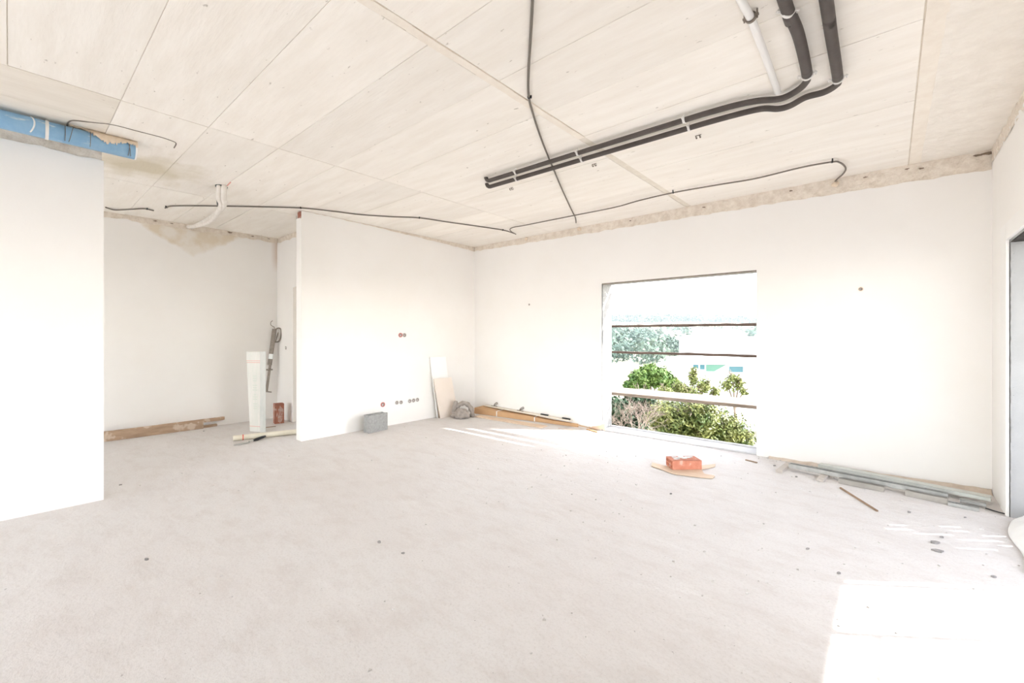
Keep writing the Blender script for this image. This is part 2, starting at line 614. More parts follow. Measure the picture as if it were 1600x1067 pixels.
def rough_strip(p0, p1, nrm, z0, z1, depth=0.016, step=0.03, rows=7, seed=0.0):
    mb = MB()
    p0, p1, nrm = Vector((*p0, 0)), Vector((*p1, 0)), Vector((*nrm, 0))
    Ln = (p1 - p0).length
    k = max(2, int(Ln / step))
    idx = []
    for i in range(k + 1):
        p = p0.lerp(p1, i / k)
        row = []
        for j in range(rows + 1):
            z = z0 + (z1 - z0) * j / rows
            d = 0.004 + depth * (0.5 + 0.8 * nz(i * step * 12, z * 14, seed) + 0.6 * nz(i * step * 40, z * 45, seed + 5))
            mb.v.append(p + nrm * min(d, 0.0155) + Vector((0, 0, z)))
            row.append(len(mb.v) - 1)
        idx.append(row)
    for i in range(k):
        for j in range(rows):
            mb.f.append((idx[i][j], idx[i + 1][j], idx[i + 1][j + 1], idx[i][j + 1]))
    return mb


# ================================================================== THE ROOM
XMIN, YMIN = -7.9, -3.2
YO = 5.745           # outer face of the window wall
fl = MB().box((XMIN, YMIN, -0.25), (XR + 0.32, YO + 0.03, 0.0))
fl.box((XMIN, YE + 0.2, -0.25), (XP - 0.1, 5.0, 0.0))
struct(fl.build('floor', FLOOR), 'dusty bare concrete screed floor')

# window opening (inner edges)
WX0, WX1, WZ1 = -3.06, -1.123, 2.07
core = MB()
cy0 = YW + 0.018
core.box((XP - 0.13, cy0, 0), (WX0 - 0.0, YO, ZC + 0.1))
core.box((WX1, cy0, 0), (XR + 0.32, YO, ZC + 0.1))
core.box((WX0, cy0, WZ1), (WX1, YO, ZC + 0.1))
wall_back = struct(core.build('wall_back', JAMB), 'window wall with a large unglazed opening')
ztw = lambda s: 2.842 + (2.752 - 2.842) * s
pl = MB()
Lw = XR - XP
zz = lambda x: ztw((x - XP) / Lw)
plaster_sheet(pl, (XP, YW), (WX0, YW), (0, -1), 0.0, lambda s: zz(XP + (WX0 - XP) * s), seed=1)
plaster_sheet(pl, (WX0, YW), (WX1, YW), (0, -1), WZ1, lambda s: zz(WX0 + (WX1 - WX0) * s), seed=1)
plaster_sheet(pl, (WX1, YW), (XR, YW), (0, -1), 0.0, lambda s: zz(WX1 + (XR - WX1) * s), seed=1)
pl.build('plaster_coat', PLASTER, wall_back)
rough_strip((XP, cy0), (XR, cy0), (0, -1), 2.70, ZC + 0.002, seed=2).build('unplastered_strip', ROUGH, wall_back)
tag(wall_back.children[-1], 'rough unplastered strip under the ceiling')
# crumbled holes in the rough strips as flat patches, their shade painted dark
HOLE_SHADE = mat('hole_shade_patch', (0.30, 0.23, 0.17), 0.95, (0.20, 0.15, 0.11), 30, 4)


def hole_shade_patch(c, e, k, parent):
    rr_ = random.Random(int(c.x * 1000 + c.y * 77))
    pts = []
    for q in range(9):
        a_ = 2 * math.pi * q / 9
        r_ = k * rr_.uniform(0.45, 1.1)
        pts.append(c + e * (r_ * 2.2 * math.cos(a_)) + Vector((0, 0, r_ * 0.8 * math.sin(a_))))
    nn2 = Vector((e.y, -e.x, 0))
    MB().prism(pts, nn2 * 0.004).build('hole_shade_patch', HOLE_SHADE, parent)


for (u, v, k) in ((1543, 236, 0.02), (1528, 243, 0.014), (1440, 263, 0.012), (1417, 264, 0.01), (1100, 324, 0.012), (1236, 298, 0.01), (1352, 277, 0.01), (985, 345, 0.009)):
    c = onY(u, v, YW + 0.004)
    c.z = min(c.z, ZC - 0.03)
    hole_shade_patch(c, Vector((1, 0, 0)), k, wall_back)
# white edge bead round the opening and the soffit of the header
eb = MB()
eb.box((WX0 - 0.035, YW - 0.003, 0), (WX0, YW + 0.02, WZ1 + 0.002))
eb.build('edge_plaster', WHITE_PL, wall_back)
hd = MB().box((WX0, YW + 0.004, WZ1 - 0.014), (WX1, YW + 0.05, WZ1 + 0.001))
hd.build('header_edge', IRON, wall_back)
sill = MB().box((WX0, YW + 0.01, 0.0), (WX1, YO + 0.03, 0.022))
sill.box((WX0, YO - 0.03, 0.02), (WX1, YO + 0.03, 0.034))
struct(sill.build('trim_1', mat('sill_screed', (0.70, 0.70, 0.71), 0.9, (0.62, 0.62, 0.63), 7, 5, bump=0.2), bevel=0.004), 'raised concrete sill of the window opening')

# partition
part = MB().box((XP - 0.13, 2.44, 0), (XP - 0.018, cy0, ZC + 0.1))
wall_part = struct(part.build('wall_partition', ROUGH), 'short white partition between room and alcove')
pl = MB()
plaster_sheet(pl, (XP, 2.42), (XP, YW), (1, 0), 0.0, lambda s: ZC - 0.004 - 0.09 * max(0, s - 0.1) * (0.35 + 0.65 * s), jag=0.01, seed=4, caps=(False, True))
plaster_sheet(pl, (XP - 0.145, 2.42), (XP, 2.42), (0, -1), 0.0, 2.83, jag=0.02, seed=5, caps=(False, False))
plaster_sheet(pl, (XP - 0.148, 2.42), (XP - 0.148, YE), (-1, 0), 0.0, 2.88, seed=6, caps=(False, True))
pl.build('plaster_coat', PLASTER, wall_part)
tb = MB().box((XP - 0.125, 2.424, 2.835), (XP - 0.03, 2.46, ZC - 0.004))
tb.build('brick', BRICK_D, wall_part, bevel=0.006)
rough_strip((XP - 0.018, 2.46), (XP - 0.018, cy0), (1, 0), 2.74, ZC + 0.002, seed=8, depth=0.010).build('unplastered_strip', ROUGH, wall_part)

# left wall
YLE = 0.507
lw = MB().box((XL - 0.16, YMIN, 0), (XL - 0.018, YLE - 0.018, ZC + 0.1))
wall_left = struct(lw.build('wall_left', ROUGH), 'bright white wall under the blue pipe')
pl = MB()
plaster_sheet(pl, (XL, YMIN), (XL, YLE), (1, 0), 0.0, 2.766, jag=0.012, seed=9, caps=(True, False))
plaster_sheet(pl, (XL - 0.178, YLE), (XL, YLE), (0, 1), 0.0, 2.762, jag=0.006, seed=10, caps=(False, False))
plaster_sheet(pl, (XL - 0.178, YMIN), (XL - 0.178, YLE), (-1, 0), 0.0, 2.80, seed=11, caps=(True, False))
pl.build('plaster_coat', PLASTER, wall_left)
rough_strip((XL - 0.02, YMIN), (XL - 0.02, YLE - 0.01), (1, 0), 2.72, ZC + 0.002, seed=12, depth=0.02).build('unplastered_strip', ROUGH, wall_left)

# alcove walls
aw = MB().box((XMIN, YMIN, 0), (XA - 0.018, YE + 0.2, ZC + 0.1))
wall_alc = struct(aw.build('wall_alcove', ROUGH), 'shaded alcove wall with a damp patch')
pl = MB()
plaster_sheet(pl, (XA, YMIN), (XA, YE), (1, 0), 0.0, lambda s: 2.85, jag=0.02, seed=13)
pl.build('plaster_coat', PLASTER_STAIN, wall_alc)
rough_strip((XA - 0.018, YMIN), (XA - 0.018, YE), (1, 0), 2.78, ZC + 0.002, seed=14, depth=0.02).build('unplastered_strip', ROUGH, wall_alc)
for (u, v, k) in ((243, 343, 0.012), (268, 347, 0.010), (300, 353, 0.022), (360, 363, 0.018), (395, 369, 0.012), (420, 373, 0.010)):
    c = onX(u, v, XA - 0.002)
    c.z = min(c.z, ZC - 0.025)
    hole_shade_patch(c, Vector((0, 1, 0)), k, wall_alc)
# alcove end wall with a doorway
DX0, DX1, DZ = -6.97, -6.05, 2.08
ew = MB()
ew.box((XA - 0.02, YE + 0.018, 0), (DX0, YE + 0.16, ZC + 0.1))
ew.box((DX1, YE + 0.018, 0), (XP - 0.12, YE + 0.16, ZC + 0.1))
ew.box((DX0, YE + 0.018, DZ), (DX1, YE + 0.16, ZC + 0.1))
wall_end = struct(ew.build('wall_alcove_end', ROUGH), 'end wall of the alcove with a doorway')
pl = MB()
plaster_sheet(pl, (XA, YE), (DX0, YE), (0, -1), 0.0, 2.84, seed=15, jag=0.02)
plaster_sheet(pl, (DX0, YE), (DX1, YE), (0, -1), DZ, 2.84, seed=15, jag=0.02)
plaster_sheet(pl, (DX1, YE), (XP - 0.14, YE), (0, -1), 0.0, 2.84, seed=15, jag=0.02)
pl.box((DX0 - 0.001, YE, 0), (DX0 + 0.012, YE + 0.16, DZ))
pl.build('plaster_coat', PLASTER, wall_end)
rough_strip((XA, YE + 0.018), (XP - 0.14, YE + 0.018), (0, -1), 2.78, ZC + 0.002, seed=16, depth=0.02).build('unplastered_strip', ROUGH, wall_end)
# small room beyond the doorway, its unseen window opening enlarged to brighten the doorway
br = MB()
br.box((XMIN, YE + 0.16, 0), (XA, 3.15, ZC + 0.1))
br.box((XMIN, 4.85, 0), (XA, 5.0, ZC + 0.1))
br.box((XMIN, 3.15, 2.4), (XA, 4.85, ZC + 0.1))
br.box((XMIN, 5.0, 0), (XP - 0.13, 5.12, ZC + 0.1))
struct(br.build('wall_beyond_doorway', PLASTER), 'plain wall of the small room beyond the doorway')

# wall behind the viewpoint, its openings added for fill light
bk = MB().box((XMIN, YMIN - 0.2, 0), (XA, YMIN, ZC + 0.1))
bk.box((XA, YMIN - 0.2, 2.3), (-1.0, YMIN, ZC + 0.1))
bk.box((-5.3, YMIN - 0.2, 0), (-4.5, YMIN, 2.3))
bk.box((XA, YMIN - 0.2, 0), (-7.3, YMIN, 2.3))
bk.box((-1.0, YMIN - 0.2, 0), (XR + 0.32, YMIN, ZC + 0.1))
struct(bk.build('wall_behind', PLASTER), 'wall behind the viewpoint with openings added for fill light')
struct(MB().box((-22.0, YMIN - 30, -0.27), (16, YMIN - 0.2, -0.03)).build('bounce_floor', mat('bounce_gravel', (0.62, 0.60, 0.57), 0.95, (0.54, 0.52, 0.49), 5, 6)), 'unseen pale gravel added behind the house to bounce sunlight')  # added out of view to reflect sunlight up to the ceiling

# right wall with the wide terrace opening
YJ = 4.84            # jamb of the opening
RZ = 2.035           # lintel soffit
YJ2 = 2.4
rw = MB()
rw.box((XR + 0.012, YJ, 0), (XR + 0.32, YO, ZC + 0.1))
rw.box((XR + 0.012, YMIN, 0), (XR + 0.32, YJ2, ZC + 0.1))
rw.box((XR + 0.012, YJ2, RZ), (XR + 0.32, YJ, ZC + 0.1))
wall_right = struct(rw.build('wall_right', GREY_REN), 'right wall with the wide terrace opening')
pl = MB()
plaster_sheet(pl, (XR, YJ + 0.21), (XR, YW), (1 * -1, 0), 0.0, 2.83, seed=21, t=0.014)
plaster_sheet(pl, (XR, YJ2), (XR, YJ + 0.21), (-1, 0), RZ + 0.14, 2.85, seed=21, t=0.014)
plaster_sheet(pl, (XR, YMIN), (XR, YJ2), (-1, 0), 0.0, 2.85, seed=22, t=0.014)
pl.build('plaster_coat', PLASTER, wall_right)
bd = MB()
bd.box((XR - 0.006, YJ, 0.0), (XR + 0.02, YJ + 0.21, RZ + 0.14))
bd.box((XR - 0.006, YJ2, RZ + 0.012), (XR + 0.02, YJ, RZ + 0.14))
bd.build('white_edge_band', WHITE_PL, wall_right, bevel=0.004)
re = MB()
for i in range(70):
    z = i * 0.029
    re.box((XR + 0.016 + 0.004 * random.random(), YJ - 0.006 - 0.012 * random.random(), z), (XR + 0.026 + 0.010 * random.random(), YJ + 0.004, z + 0.03))
re.build('broken_render_edge', GREY_REN, wall_right)
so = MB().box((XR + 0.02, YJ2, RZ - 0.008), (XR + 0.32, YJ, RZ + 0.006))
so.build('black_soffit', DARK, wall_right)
rough_strip((XR + 0.008, YJ2), (XR + 0.008, YW), (-1, 0), 2.80, ZC + 0.002, seed=23, depth=0.014).build('unplastered_strip', ROUGH, wall_right)

# ------------------------------------------------------------------ ceiling
cl = MB().box((XMIN, YMIN - 0.2, ZC + 0.006), (XR + 0.32, YO + 0.0, ZC + 0.25))
ceiling = struct(cl.build('ceiling', SEAM), 'bare concrete ceiling with formwork panel marks')
PANEL_CACHE = {}


def panel(x0, x1, y0, y1, dz, m):
    w, d = round(x1 - x0, 4), round(y1 - y0, 4)
    key = (w, d, m.name)
    if key not in PANEL_CACHE:
        o = MB().box((-w / 2, -d / 2, 0), (w / 2, d / 2, 0.02)).build('formwork_panel', m, ceiling, origin=(0, 0, 0), bevel=0.0015)
        PANEL_CACHE[key] = o.data
    else:
        o = bpy.data.objects.new('formwork_panel', PANEL_CACHE[key])
        COL.objects.link(o)
        o.parent = ceiling
    o.location = Vector(((x0 + x1) / 2, (y0 + y1) / 2, ZC + dz)) - Vector(ceiling.location)


g = 0.0014
rows = [0.494 + 0.5 * k for k in range(-7, 10)] + [YW + 0.02]
cols = [(-7.92, -5.915), (-5.911, -3.914), (-3.909, -1.900), (-1.838, 0.128)]
for ci, (xa, xb) in enumerate(cols):
    for i in range(len(rows) - 1):
        ya, yb = rows[i], rows[i + 1]
        if ci == 1 and ya < 0.4:
            continue
        panel(xa + g, xb - g, ya + g, yb - g, random.uniform(-0.002, 0.0015), CEIL)
for j, (xa, xb) in enumerate(((-4.41, -3.914), (-4.91, -4.414), (-5.911, -4.914))):
    for ya, yb in ((-1.506, 0.494), (-3.2, -1.51)):
        panel(xa + g, xb - g, ya + g, yb - g, random.uniform(-0.002, 0.0015), CEIL_Y)
# cement fins between the panels
fin = MB()
k = 120
for i in range(k):
    y0, y1 = -3.2 + 8.66 * i / k, -3.2 + 8.66 * (i + 1) / k
    a = 0.010 * nz(i * 0.3, 1.0, 0)
    b = 0.010 * nz(i * 0.3, 4.0, 0)
    if y0 < 3.0:
        fin.box((-1.897 + a, y0, ZC - 0.004), (-1.842 + b, y1, ZC + 0.01))
    fin.box((0.134, y0, ZC - 0.003), (0.215 + b, y1, ZC + 0.01))
fin.build('cement_fin', mat('cement_fin', (0.89, 0.83, 0.745), 0.95, (0.84, 0.77, 0.68), 10, 5, bump=0.3), ceiling)
rough = MB()
nx, ny = 12, 150
grid = []
for i in range(nx + 1):
    for j in range(ny + 1):
        x = 0.212 + (XR + 0.02 - 0.212) * i / nx
        y = -3.2 + (YW + 0.02 + 3.2) * j / ny
        z = ZC - 0.004 - 0.008 * nz(x * 9, y * 9, 2) - 0.005 * nz(x * 25, y * 25, 5)
        rough.v.append(Vector((x, y, z)))
for i in range(nx):
    for j in range(ny):
        a = i * (ny + 1) + j
        rough.f.append((a, a + 1, a + ny + 2, a + ny + 1))
rough.build('hand_filled_edge', CEIL_R, ceiling)
tag(ceiling.children[-1], 'rough hand-trowelled concrete at the right edge')

# ------------------------------------------------------------------ terrace outside the right wall
tf = MB().box((XR + 0.32, -4.0, -0.27), (3.1, 6.6, -0.03))
struct(tf.build('terrace_floor', TERR), 'sunlit terrace screed outside the opening')
struct(MB().box((2.95, -4.0, -0.03), (3.1, 6.6, 1.0)).build('sky_blocking_parapet', GREY_REN), 'unseen low parapet added to block low sky light')  # added out of view to hold back low sky light
ts = MB().box((XR + 0.32, -4.0, 2.335), (2.31, 6.6, 2.60))
struct(ts.build('unseen_terrace_roof', GREY_REN), 'unseen roof slab assumed over the terrace to cut the sun patch')  # assumed slab out of view, its edge cuts the sun patch
# unseen side wall of the terrace, lower slots added to streak the sunlight
sw = MB()
X0, X1 = XR + 0.322, 2.31
sx = [X0]
random.seed(21)
x = X0 + 0.03
slots = []
while x < 1.62:
    w = random.uniform(0.034, 0.055)
    slots.append((x, x + w))
    x += w + random.uniform(0.04, 0.09)
prev = X0
for (a, b) in slots:
    sw.box((prev, YJ, -0.03), (a, YJ + 0.012, 2.335))
    z = -0.03
    zz_ = random.uniform(0.12, 0.3)
    while zz_ < 1.05:
        hgt = random.uniform(0.08, 0.20)
        sw.box((a, YJ, z), (b, YJ + 0.012, zz_))
        z = zz_ + hgt
        zz_ = z + random.uniform(0.10, 0.35)
    sw.box((a, YJ, z), (b, YJ + 0.012, 2.335))
    prev = b
sw.box((prev, YJ, -0.03), (X1, YJ + 0.012, 2.335))
struct(sw.build('unseen_slotted_wall', GREY_REN), 'unseen grey terrace side wall with slots added to streak the sunlight')
# unseen props added to cast thin shadow lines across the sun patch
for k_, (px, py, nm) in enumerate(((2.25, 4.755, 'slim unseen prop added beside the terrace wall as a shadow caster'), (2.25, 4.24, 'slim unseen prop with a cross bar, added to cast shadow lines'))):
    t = thing('shadow_prop', (px, py, -0.03), nm, 'prop', 'unseen props casting shadow lines')
    MB().tube([(px, py, -0.03), (px, py, 2.335)], 0.019, 10).build('post', ZINC, t)
    MB().box((px - 0.05, py - 0.05, -0.03), (px + 0.05, py + 0.05, -0.022)).build('base_plate', ZINC, t)
    if k_:
        MB().tube([(px, 1.8, 2.14), (px, py, 2.14)], 0.013, 8).build('cross_bar', ZINC, t)

# ================================================================== PIPES AND CABLES ON THE CEILING
def clamp(parent, c, axis, r, up=True):
    c = Vector(c)
    mb = MB().ring(c, axis, r + 0.0005, 0.016, 0.004, 18)
    ax = Vector(axis).normalized()
    side = ax.cross(Vector((0, 0, 1))).normalized()
    for s in (-1, 1):
        q = c + side * s * (r + 0.004)
        M = Matrix.Translation(q + side * s * 0.008) @ Matrix(((side.x, ax.x, 0, 0), (side.y, ax.y, 0, 0), (0, 0, 1, 0), (0, 0, 0, 1)))
        mb.box((-0.010, -0.008, -0.004), (0.010, 0.008, 0.004), M)
        mb.tube([q + side * s * 0.01 - Vector((0, 0, 0.012)), q + side * s * 0.01 + Vector((0, 0, 0.012))], 0.003, 6)
    if up:
        mb.tube([c + Vector((0, 0, r)), Vector((c.x, c.y, ZC))], 0.005, 6)
    o = mb.build('pipe_clamp', CLAMP, parent)
    tag(o, 'pale zinc clamp')
    return o


ZP = ZC - 0.040
R_P = 0.0195
R_T = 0.0275
t = ceil_pts = None


def black_pipe(px_bend, end_px, label, clamps, split=4):
    run = [at(u, v, ZP) for u, v in px_bend]
    d0 = (run[0] - run[1]).normalized()
    first = run[0] + d0 * 2.2
    pts = [first] + run
    e = at(*end_px, ZP)
    path = smooth_path(pts, 6)
    path += [path[-1].lerp(e, s / 6) for s in range(1, 7)]
    dn = (path[-1] - path[-2]).normalized()
    last = path[-1]
    for a in (20, 45, 70, 90):
        a = math.radians(a)
        path.append(last + dn * 0.05 * math.sin(a) + Vector((0, 0, 0.05 * (1 - math.cos(a)))))
    path.append(path[-1] + Vector((0, 0, 0.02)))
    root = thing('insulated_pipe', (e.x, e.y, ZP), label, 'pipe', 'black pipes on the ceiling')
    nb_ = split * 6
    MB().tube(path[:nb_ + 1], R_T, 16).build('thick_insulation', BLACKRUB, root, smooth=True)
    MB().tube(path[nb_:], R_P, 16).build('insulation', BLACKRUB, root, smooth=True)
    for (u, v) in clamps:
        c = at(u, v, ZP)
        i = min(range(1, len(path) - 7), key=lambda q: (path[q] - c).length)
        best = min(((path[q].lerp(path[q + 1], w / 10), q) for q in (i - 1, i) for w in range(11)), key=lambda z: (z[0] - c).length)
        clamp(root, best[0], path[best[1] + 1] - path[best[1]], R_T if best[1] <= nb_ else R_P)
    return root


black_pipe([(1225.6, 0), (1231, 17), (1248, 56), (1261, 116), (1258, 130), (1244, 142.5), (1220, 154), (1184, 157.5), (1147, 165), (1100, 178)],
           (765, 282), 'black insulated pipe touched by the end of the white pipe', [(1231, 10), (1261, 117), (1071, 187), (901, 240), (769, 281)])
black_pipe([(1291, 0), (1295, 28), (1299, 56), (1309, 122), (1306, 133), (1287.5, 144), (1259, 152), (1235, 165), (1216, 170), (1190, 170), (1147, 180), (1100, 193)],
           (766, 291.5), 'black insulated pipe on the side towards the window wall', [(1310, 122), (1080, 198.5), (911, 248), (784, 287)])

# white pipe
pts = [at(u, v, ZC - 0.032) for u, v in ((1158, 0), (1173, 28), (1196, 88), (1215.5, 144))]
d0 = (pts[0] - pts[1]).normalized()
path = [pts[0] + d0 * 2.0] + pts
root = thing('plastic_pipe', tuple(path[-1]), 'straight white plastic pipe fixed to the ceiling', 'pipe')
MB().tube(path, 0.0185, 14).build('tube', WHITEPVC, root, smooth=True)
c = at(1173, 27, ZC - 0.032)
o = MB().ring(c, path[2] - path[1], 0.0205, 0.014, 0.006, 18)
o.box((c.x - 0.035, c.y - 0.006, ZC - 0.034), (c.x + 0.035, c.y + 0.006, ZC - 0.026))
o.tube([c + Vector((0.028, 0, -0.015)), c + Vector((0.028, 0, 0.03))], 0.004, 6)
o.tube([c + Vector((-0.028, 0, -0.015)), c + Vector((-0.028, 0, 0.03))], 0.004, 6)
tag(o.build('pipe_clamp', IRON, root), 'dark ring clamp')

# small empty clips next to the black pipes
for (u, v, lab) in ((799, 293.5, 'small zinc ceiling clip by the blind end of the black pipes'), (928.5, 256, 'small zinc ceiling clip halfway along the black pipes'),
                    (1091, 211.5, 'small zinc ceiling clip nearest the pipe bends')):
    c = at(u, v, ZC)
    mb = MB()
    for s in (-1, 1):
        mb.ring(c + Vector((s * 0.014, 0, -0.012)), (1, 0, 0), 0.010, 0.007, 0.003, 10, 0.6, 5.2)
    mb.box((c.x - 0.022, c.y - 0.004, ZC - 0.003), (c.x + 0.022, c.y + 0.004, ZC + 0.004))
    tag(mb.build('ceiling_clip', IRON), lab, 'clip', 'empty clips beside the black pipes')


def cable(px, r, label, clips=(), z=None, name='electrical_conduit', m=CABLE, tail=None, n=8):
    z = ZC - r - 0.003 if z is None else z
    pts = [at(u, v, z) for u, v in px]
    if tail:
        pts = tail(pts)
    path = smooth_path(pts, n)
    root = thing(name, tuple(path[0]), label, 'cable')
    MB().tube(path, r, 8).build('sheath', m, root, smooth=True)
    for (u, v) in clips:
        c = at(u, v, z)
        i = min(range(len(path) - 1), key=lambda q: (path[q] - c).length)
        p, ax = path[i], (path[i + 1] - path[i]).normalized()
        sd = ax.cross(Vector((0, 0, 1))).normalized()
        mb = MB().ring(p, ax, r, 0.012, 0.003, 10)
        q = p + sd * (r + 0.006)
        mb.tube([q - Vector((0, 0, 0.008)), Vector((q.x, q.y, ZC + 0.004))], 0.006, 6)
        mb.build('cable_clip', BLACK, root)
    return root


cable([(833, -60), (832, 0), (829, 60), (826, 110), (826, 148), (832, 175), (845, 215), (857, 246), (868, 272), (880, 300), (893, 328), (899, 340), (900, 348)],
      0.0075, 'dark conduit running under the ceiling across the black pipes', [(826, 151)], z=ZC - 0.0095)
cable([(165, 324), (180, 328), (205, 327), (225, 326), (240, 329)], 0.008, 'short dark cable stub on the alcove ceiling', [(232, 326)])
cable([(258, 325), (268, 322), (300, 321.5), (345, 322), (400, 323), (470, 325), (520, 330), (560, 335), (610, 338.5), (655, 340.5), (700, 347), (760, 355.5), (788, 360), (804, 365)],
      0.008, 'long dark cable running from the alcove to the window wall corner', [(262, 324), (470, 324.5), (653, 340.5), (786, 359.5)])
cable([(806, 366), (799, 362), (797, 358), (803, 355), (820, 352), (860, 344), (900, 336), (960, 324), (1000, 313), (1052, 301), (1120, 289), (1180, 279), (1250, 262), (1300, 253),
       (1312, 254), (1320, 260), (1321, 266), (1316, 273), (1308, 280), (1303, 286)],
      0.0075, 'thin dark cable along the window wall ceiling ending in a hook', [(1051, 301), (1301, 252.5)], z=ZC - 0.027)
# ends of the cables plastered into the wall
for (u, v, lab) in ((1305, 288, 'pale plaster lump where the hooked cable enters the wall'), (905, 352, 'pale plaster lump where the crossing conduit enters the wall'),
                    (822, 371, 'pale plaster lump near the partition corner')):
    c = onY(u, v, YW - 0.005)
    c.z = min(c.z, ZC - 0.03)
    bm = bmesh.new()
    bmesh.ops.create_icosphere(bm, subdivisions=2, radius=0.03)
    mb = MB()
    for vv in bm.verts:
        q = vv.co * (1 + 0.35 * nz(vv.co.x * 40, vv.co.y * 40, u))
        mb.v.append(Vector((q.x * 1.1, q.y * 0.7, q.z)) + c)
    mb.f = [tuple(v_.index for v_ in f.verts) for f in bm.faces]
    bm.free()
    tag(mb.build('plaster_lump', DAUB), lab, 'plaster', 'plaster lumps at cable ends')

# conduit bundle hanging out of the alcove ceiling
h = at(346, 291, ZC)
root = thing('conduit_bundle', tuple(h), 'two whitish flexible conduits hanging from a hole in the alcove ceiling', 'conduit')
w0 = onX(296, 355, XA + 0.03)
w0.z = min(w0.z, ZC - 0.03)
mid = at(347, 322, ZC - 0.16)
low = at(333, 340, ZC - 0.14)
for k, (du, lab) in enumerate(((-4, 'first'), (5, 'second'))):
    p = smooth_path([at(346 + du, 289, ZC + 0.01), at(346 + du * 0.8, 296, ZC - 0.05), at(345 + du * 0.9, 309, ZC - 0.12), mid + Vector((du * 0.0035, du * 0.002, 0)),
                     low + Vector((0.006 * du, 0, 0.004 * du)), at(315, 350, ZC - 0.08) + Vector((0, 0, 0.003 * du)), w0 + Vector((0.02, 0.004 * du, 0))], 8)
    MB().tube(p, 0.026, 12).build('conduit', mat('chalky_conduit', (0.88, 0.84, 0.79), 0.8, (0.78, 0.73, 0.67), 12, 4, bump=0.3), root, smooth=True)
MB().ring(h + Vector((0, 0, -0.004)), (0, 0, 1), 0.045, 0.012, 0.012, 18).build('hole_rim', mat('dark_green_grey', (0.10, 0.12, 0.11), 0.7), root)
p = smooth_path([at(340, 292, ZC - 0.01), at(339, 305, ZC - 0.06), at(340, 320, ZC - 0.12)], 6)
MB().tube(p, 0.008, 8).build('loose_wire', mat('grey_wire', (0.13, 0.14, 0.135), 0.6), root)
rd = at(360, 285, ZC - 0.02)
MB().tube([at(355, 290, ZC - 0.03), rd], 0.006, 6).build('wire_end', mat('pink_wire', (0.75, 0.38, 0.32), 0.6), root)

# blue pipe on top of the left wall
zb = ZC - 0.078
RB = 0.064
b0 = at(100, 211.5, zb)
b1 = at(213, 236, zb)
bx = (b0.x + b1.x) / 2
yend = b1.y
root = thing('drain_pipe', (bx, yend, zb), 'light blue plastic drain pipe lying on top of the left wall', 'pipe')
MB().tube([(bx, YMIN + 0.02, zb), (bx, yend, zb)], RB, 28).build('tube', BLUE, root, smooth=True)
MB().ring((bx, yend - 0.004, zb), (0, 1, 0), RB - 0.004, 0.01, 0.0045, 28).build('pipe_rim', WHITEPVC, root)


def yb(u):
    a = ray(u, 215)
    return bx / a.x * a.y


MB().ring((bx, yb(73), zb), (0, 1, 0), RB + 0.001, 0.018, 0.003, 24).build('pipe_clamp', CLAMP, root)
MB().tube([(bx, yb(73), zb + RB), (bx, yb(73), ZC)], 0.005, 6).build('clamp_rod', CLAMP, root)
for (u, tilt) in ((101, 0), (107, 0.03), (140, 0), (199, 0.012), (203, -0.025)):
    y = yb(u)
    mb = MB()
    a0 = []
    for i in range(13):
        an = math.radians(-60 + 150 * i / 12)
        a0.append((bx + (RB + 0.002) * math.cos(an), y + tilt * i / 12, zb + (RB + 0.002) * math.sin(an)))
    mb.tube(a0, 0.0018, 5)
    mb.build('tie_wire', IRON, root)
mb = MB()
a0 = []
for i in range(15):
    an = math.radians(-55 + 120 * i / 14)
    a0.append((bx + (RB + 0.001) * math.cos(an), yb(47) + 0.02 * math.sin(i / 14 * 3), zb + (RB + 0.001) * math.sin(an)))
mb.tube(a0, 0.0045, 6).build('reflection_streak', WHITEPVC, root)  # white crescent painted on as the pipe's reflection
# plaster daub hanging over the pipe
db = MB()
n1, n2 = 60, 10
ya, yz = yb(108), yend + 0.005
for i in range(n1 + 1):
    s = i / n1
    y = ya + (yz - ya) * s
    drop = 62 - 52 * min(1, s * 2.0) + 16 * math.sin(s * 9) + 14 * nz(s * 22, 1, 1) + 22 * nz(s * 55, 2, 1)
    drop = max(-14, min(80, drop))
    for j in range(n2 + 1):
        an = math.radians(112 + (drop - 112) * j / n2)
        rr = RB + 0.006 + 0.004 * nz(s * 20, j, 3) - (0.005 if j == n2 else 0)
        db.v.append(Vector((bx + rr * math.cos(an) * 1.05, y, min(zb + rr * math.sin(an) * 1.15, ZC + 0.004))))
for i in range(n1):
    for j in range(n2):
        a = i * (n2 + 1) + j
        db.f.append((a, a + 1, a + n2 + 2, a + n2 + 1))
tag(db.build('plaster_daub', DAUB, root, smooth=True), 'rough beige plaster smeared over the pipe')
# thin wire along the ceiling
wp = [at(u, v, ZC - 0.004) for u, v in ((104, 199), (107, 191), (116, 188.5), (140, 191), (176, 195), (215, 205), (250, 214), (268, 220), (275, 224), (272, 231))]
root = thing('tie_wire', tuple(wp[0]), 'thin bent dark wire on the ceiling above the blue pipe', 'wire')
MB().tube(smooth_path(wp, 6), [0.0045] * 18 + [0.003] * 30 + [0.0045] * 7, 6).build('strand', IRON, root)

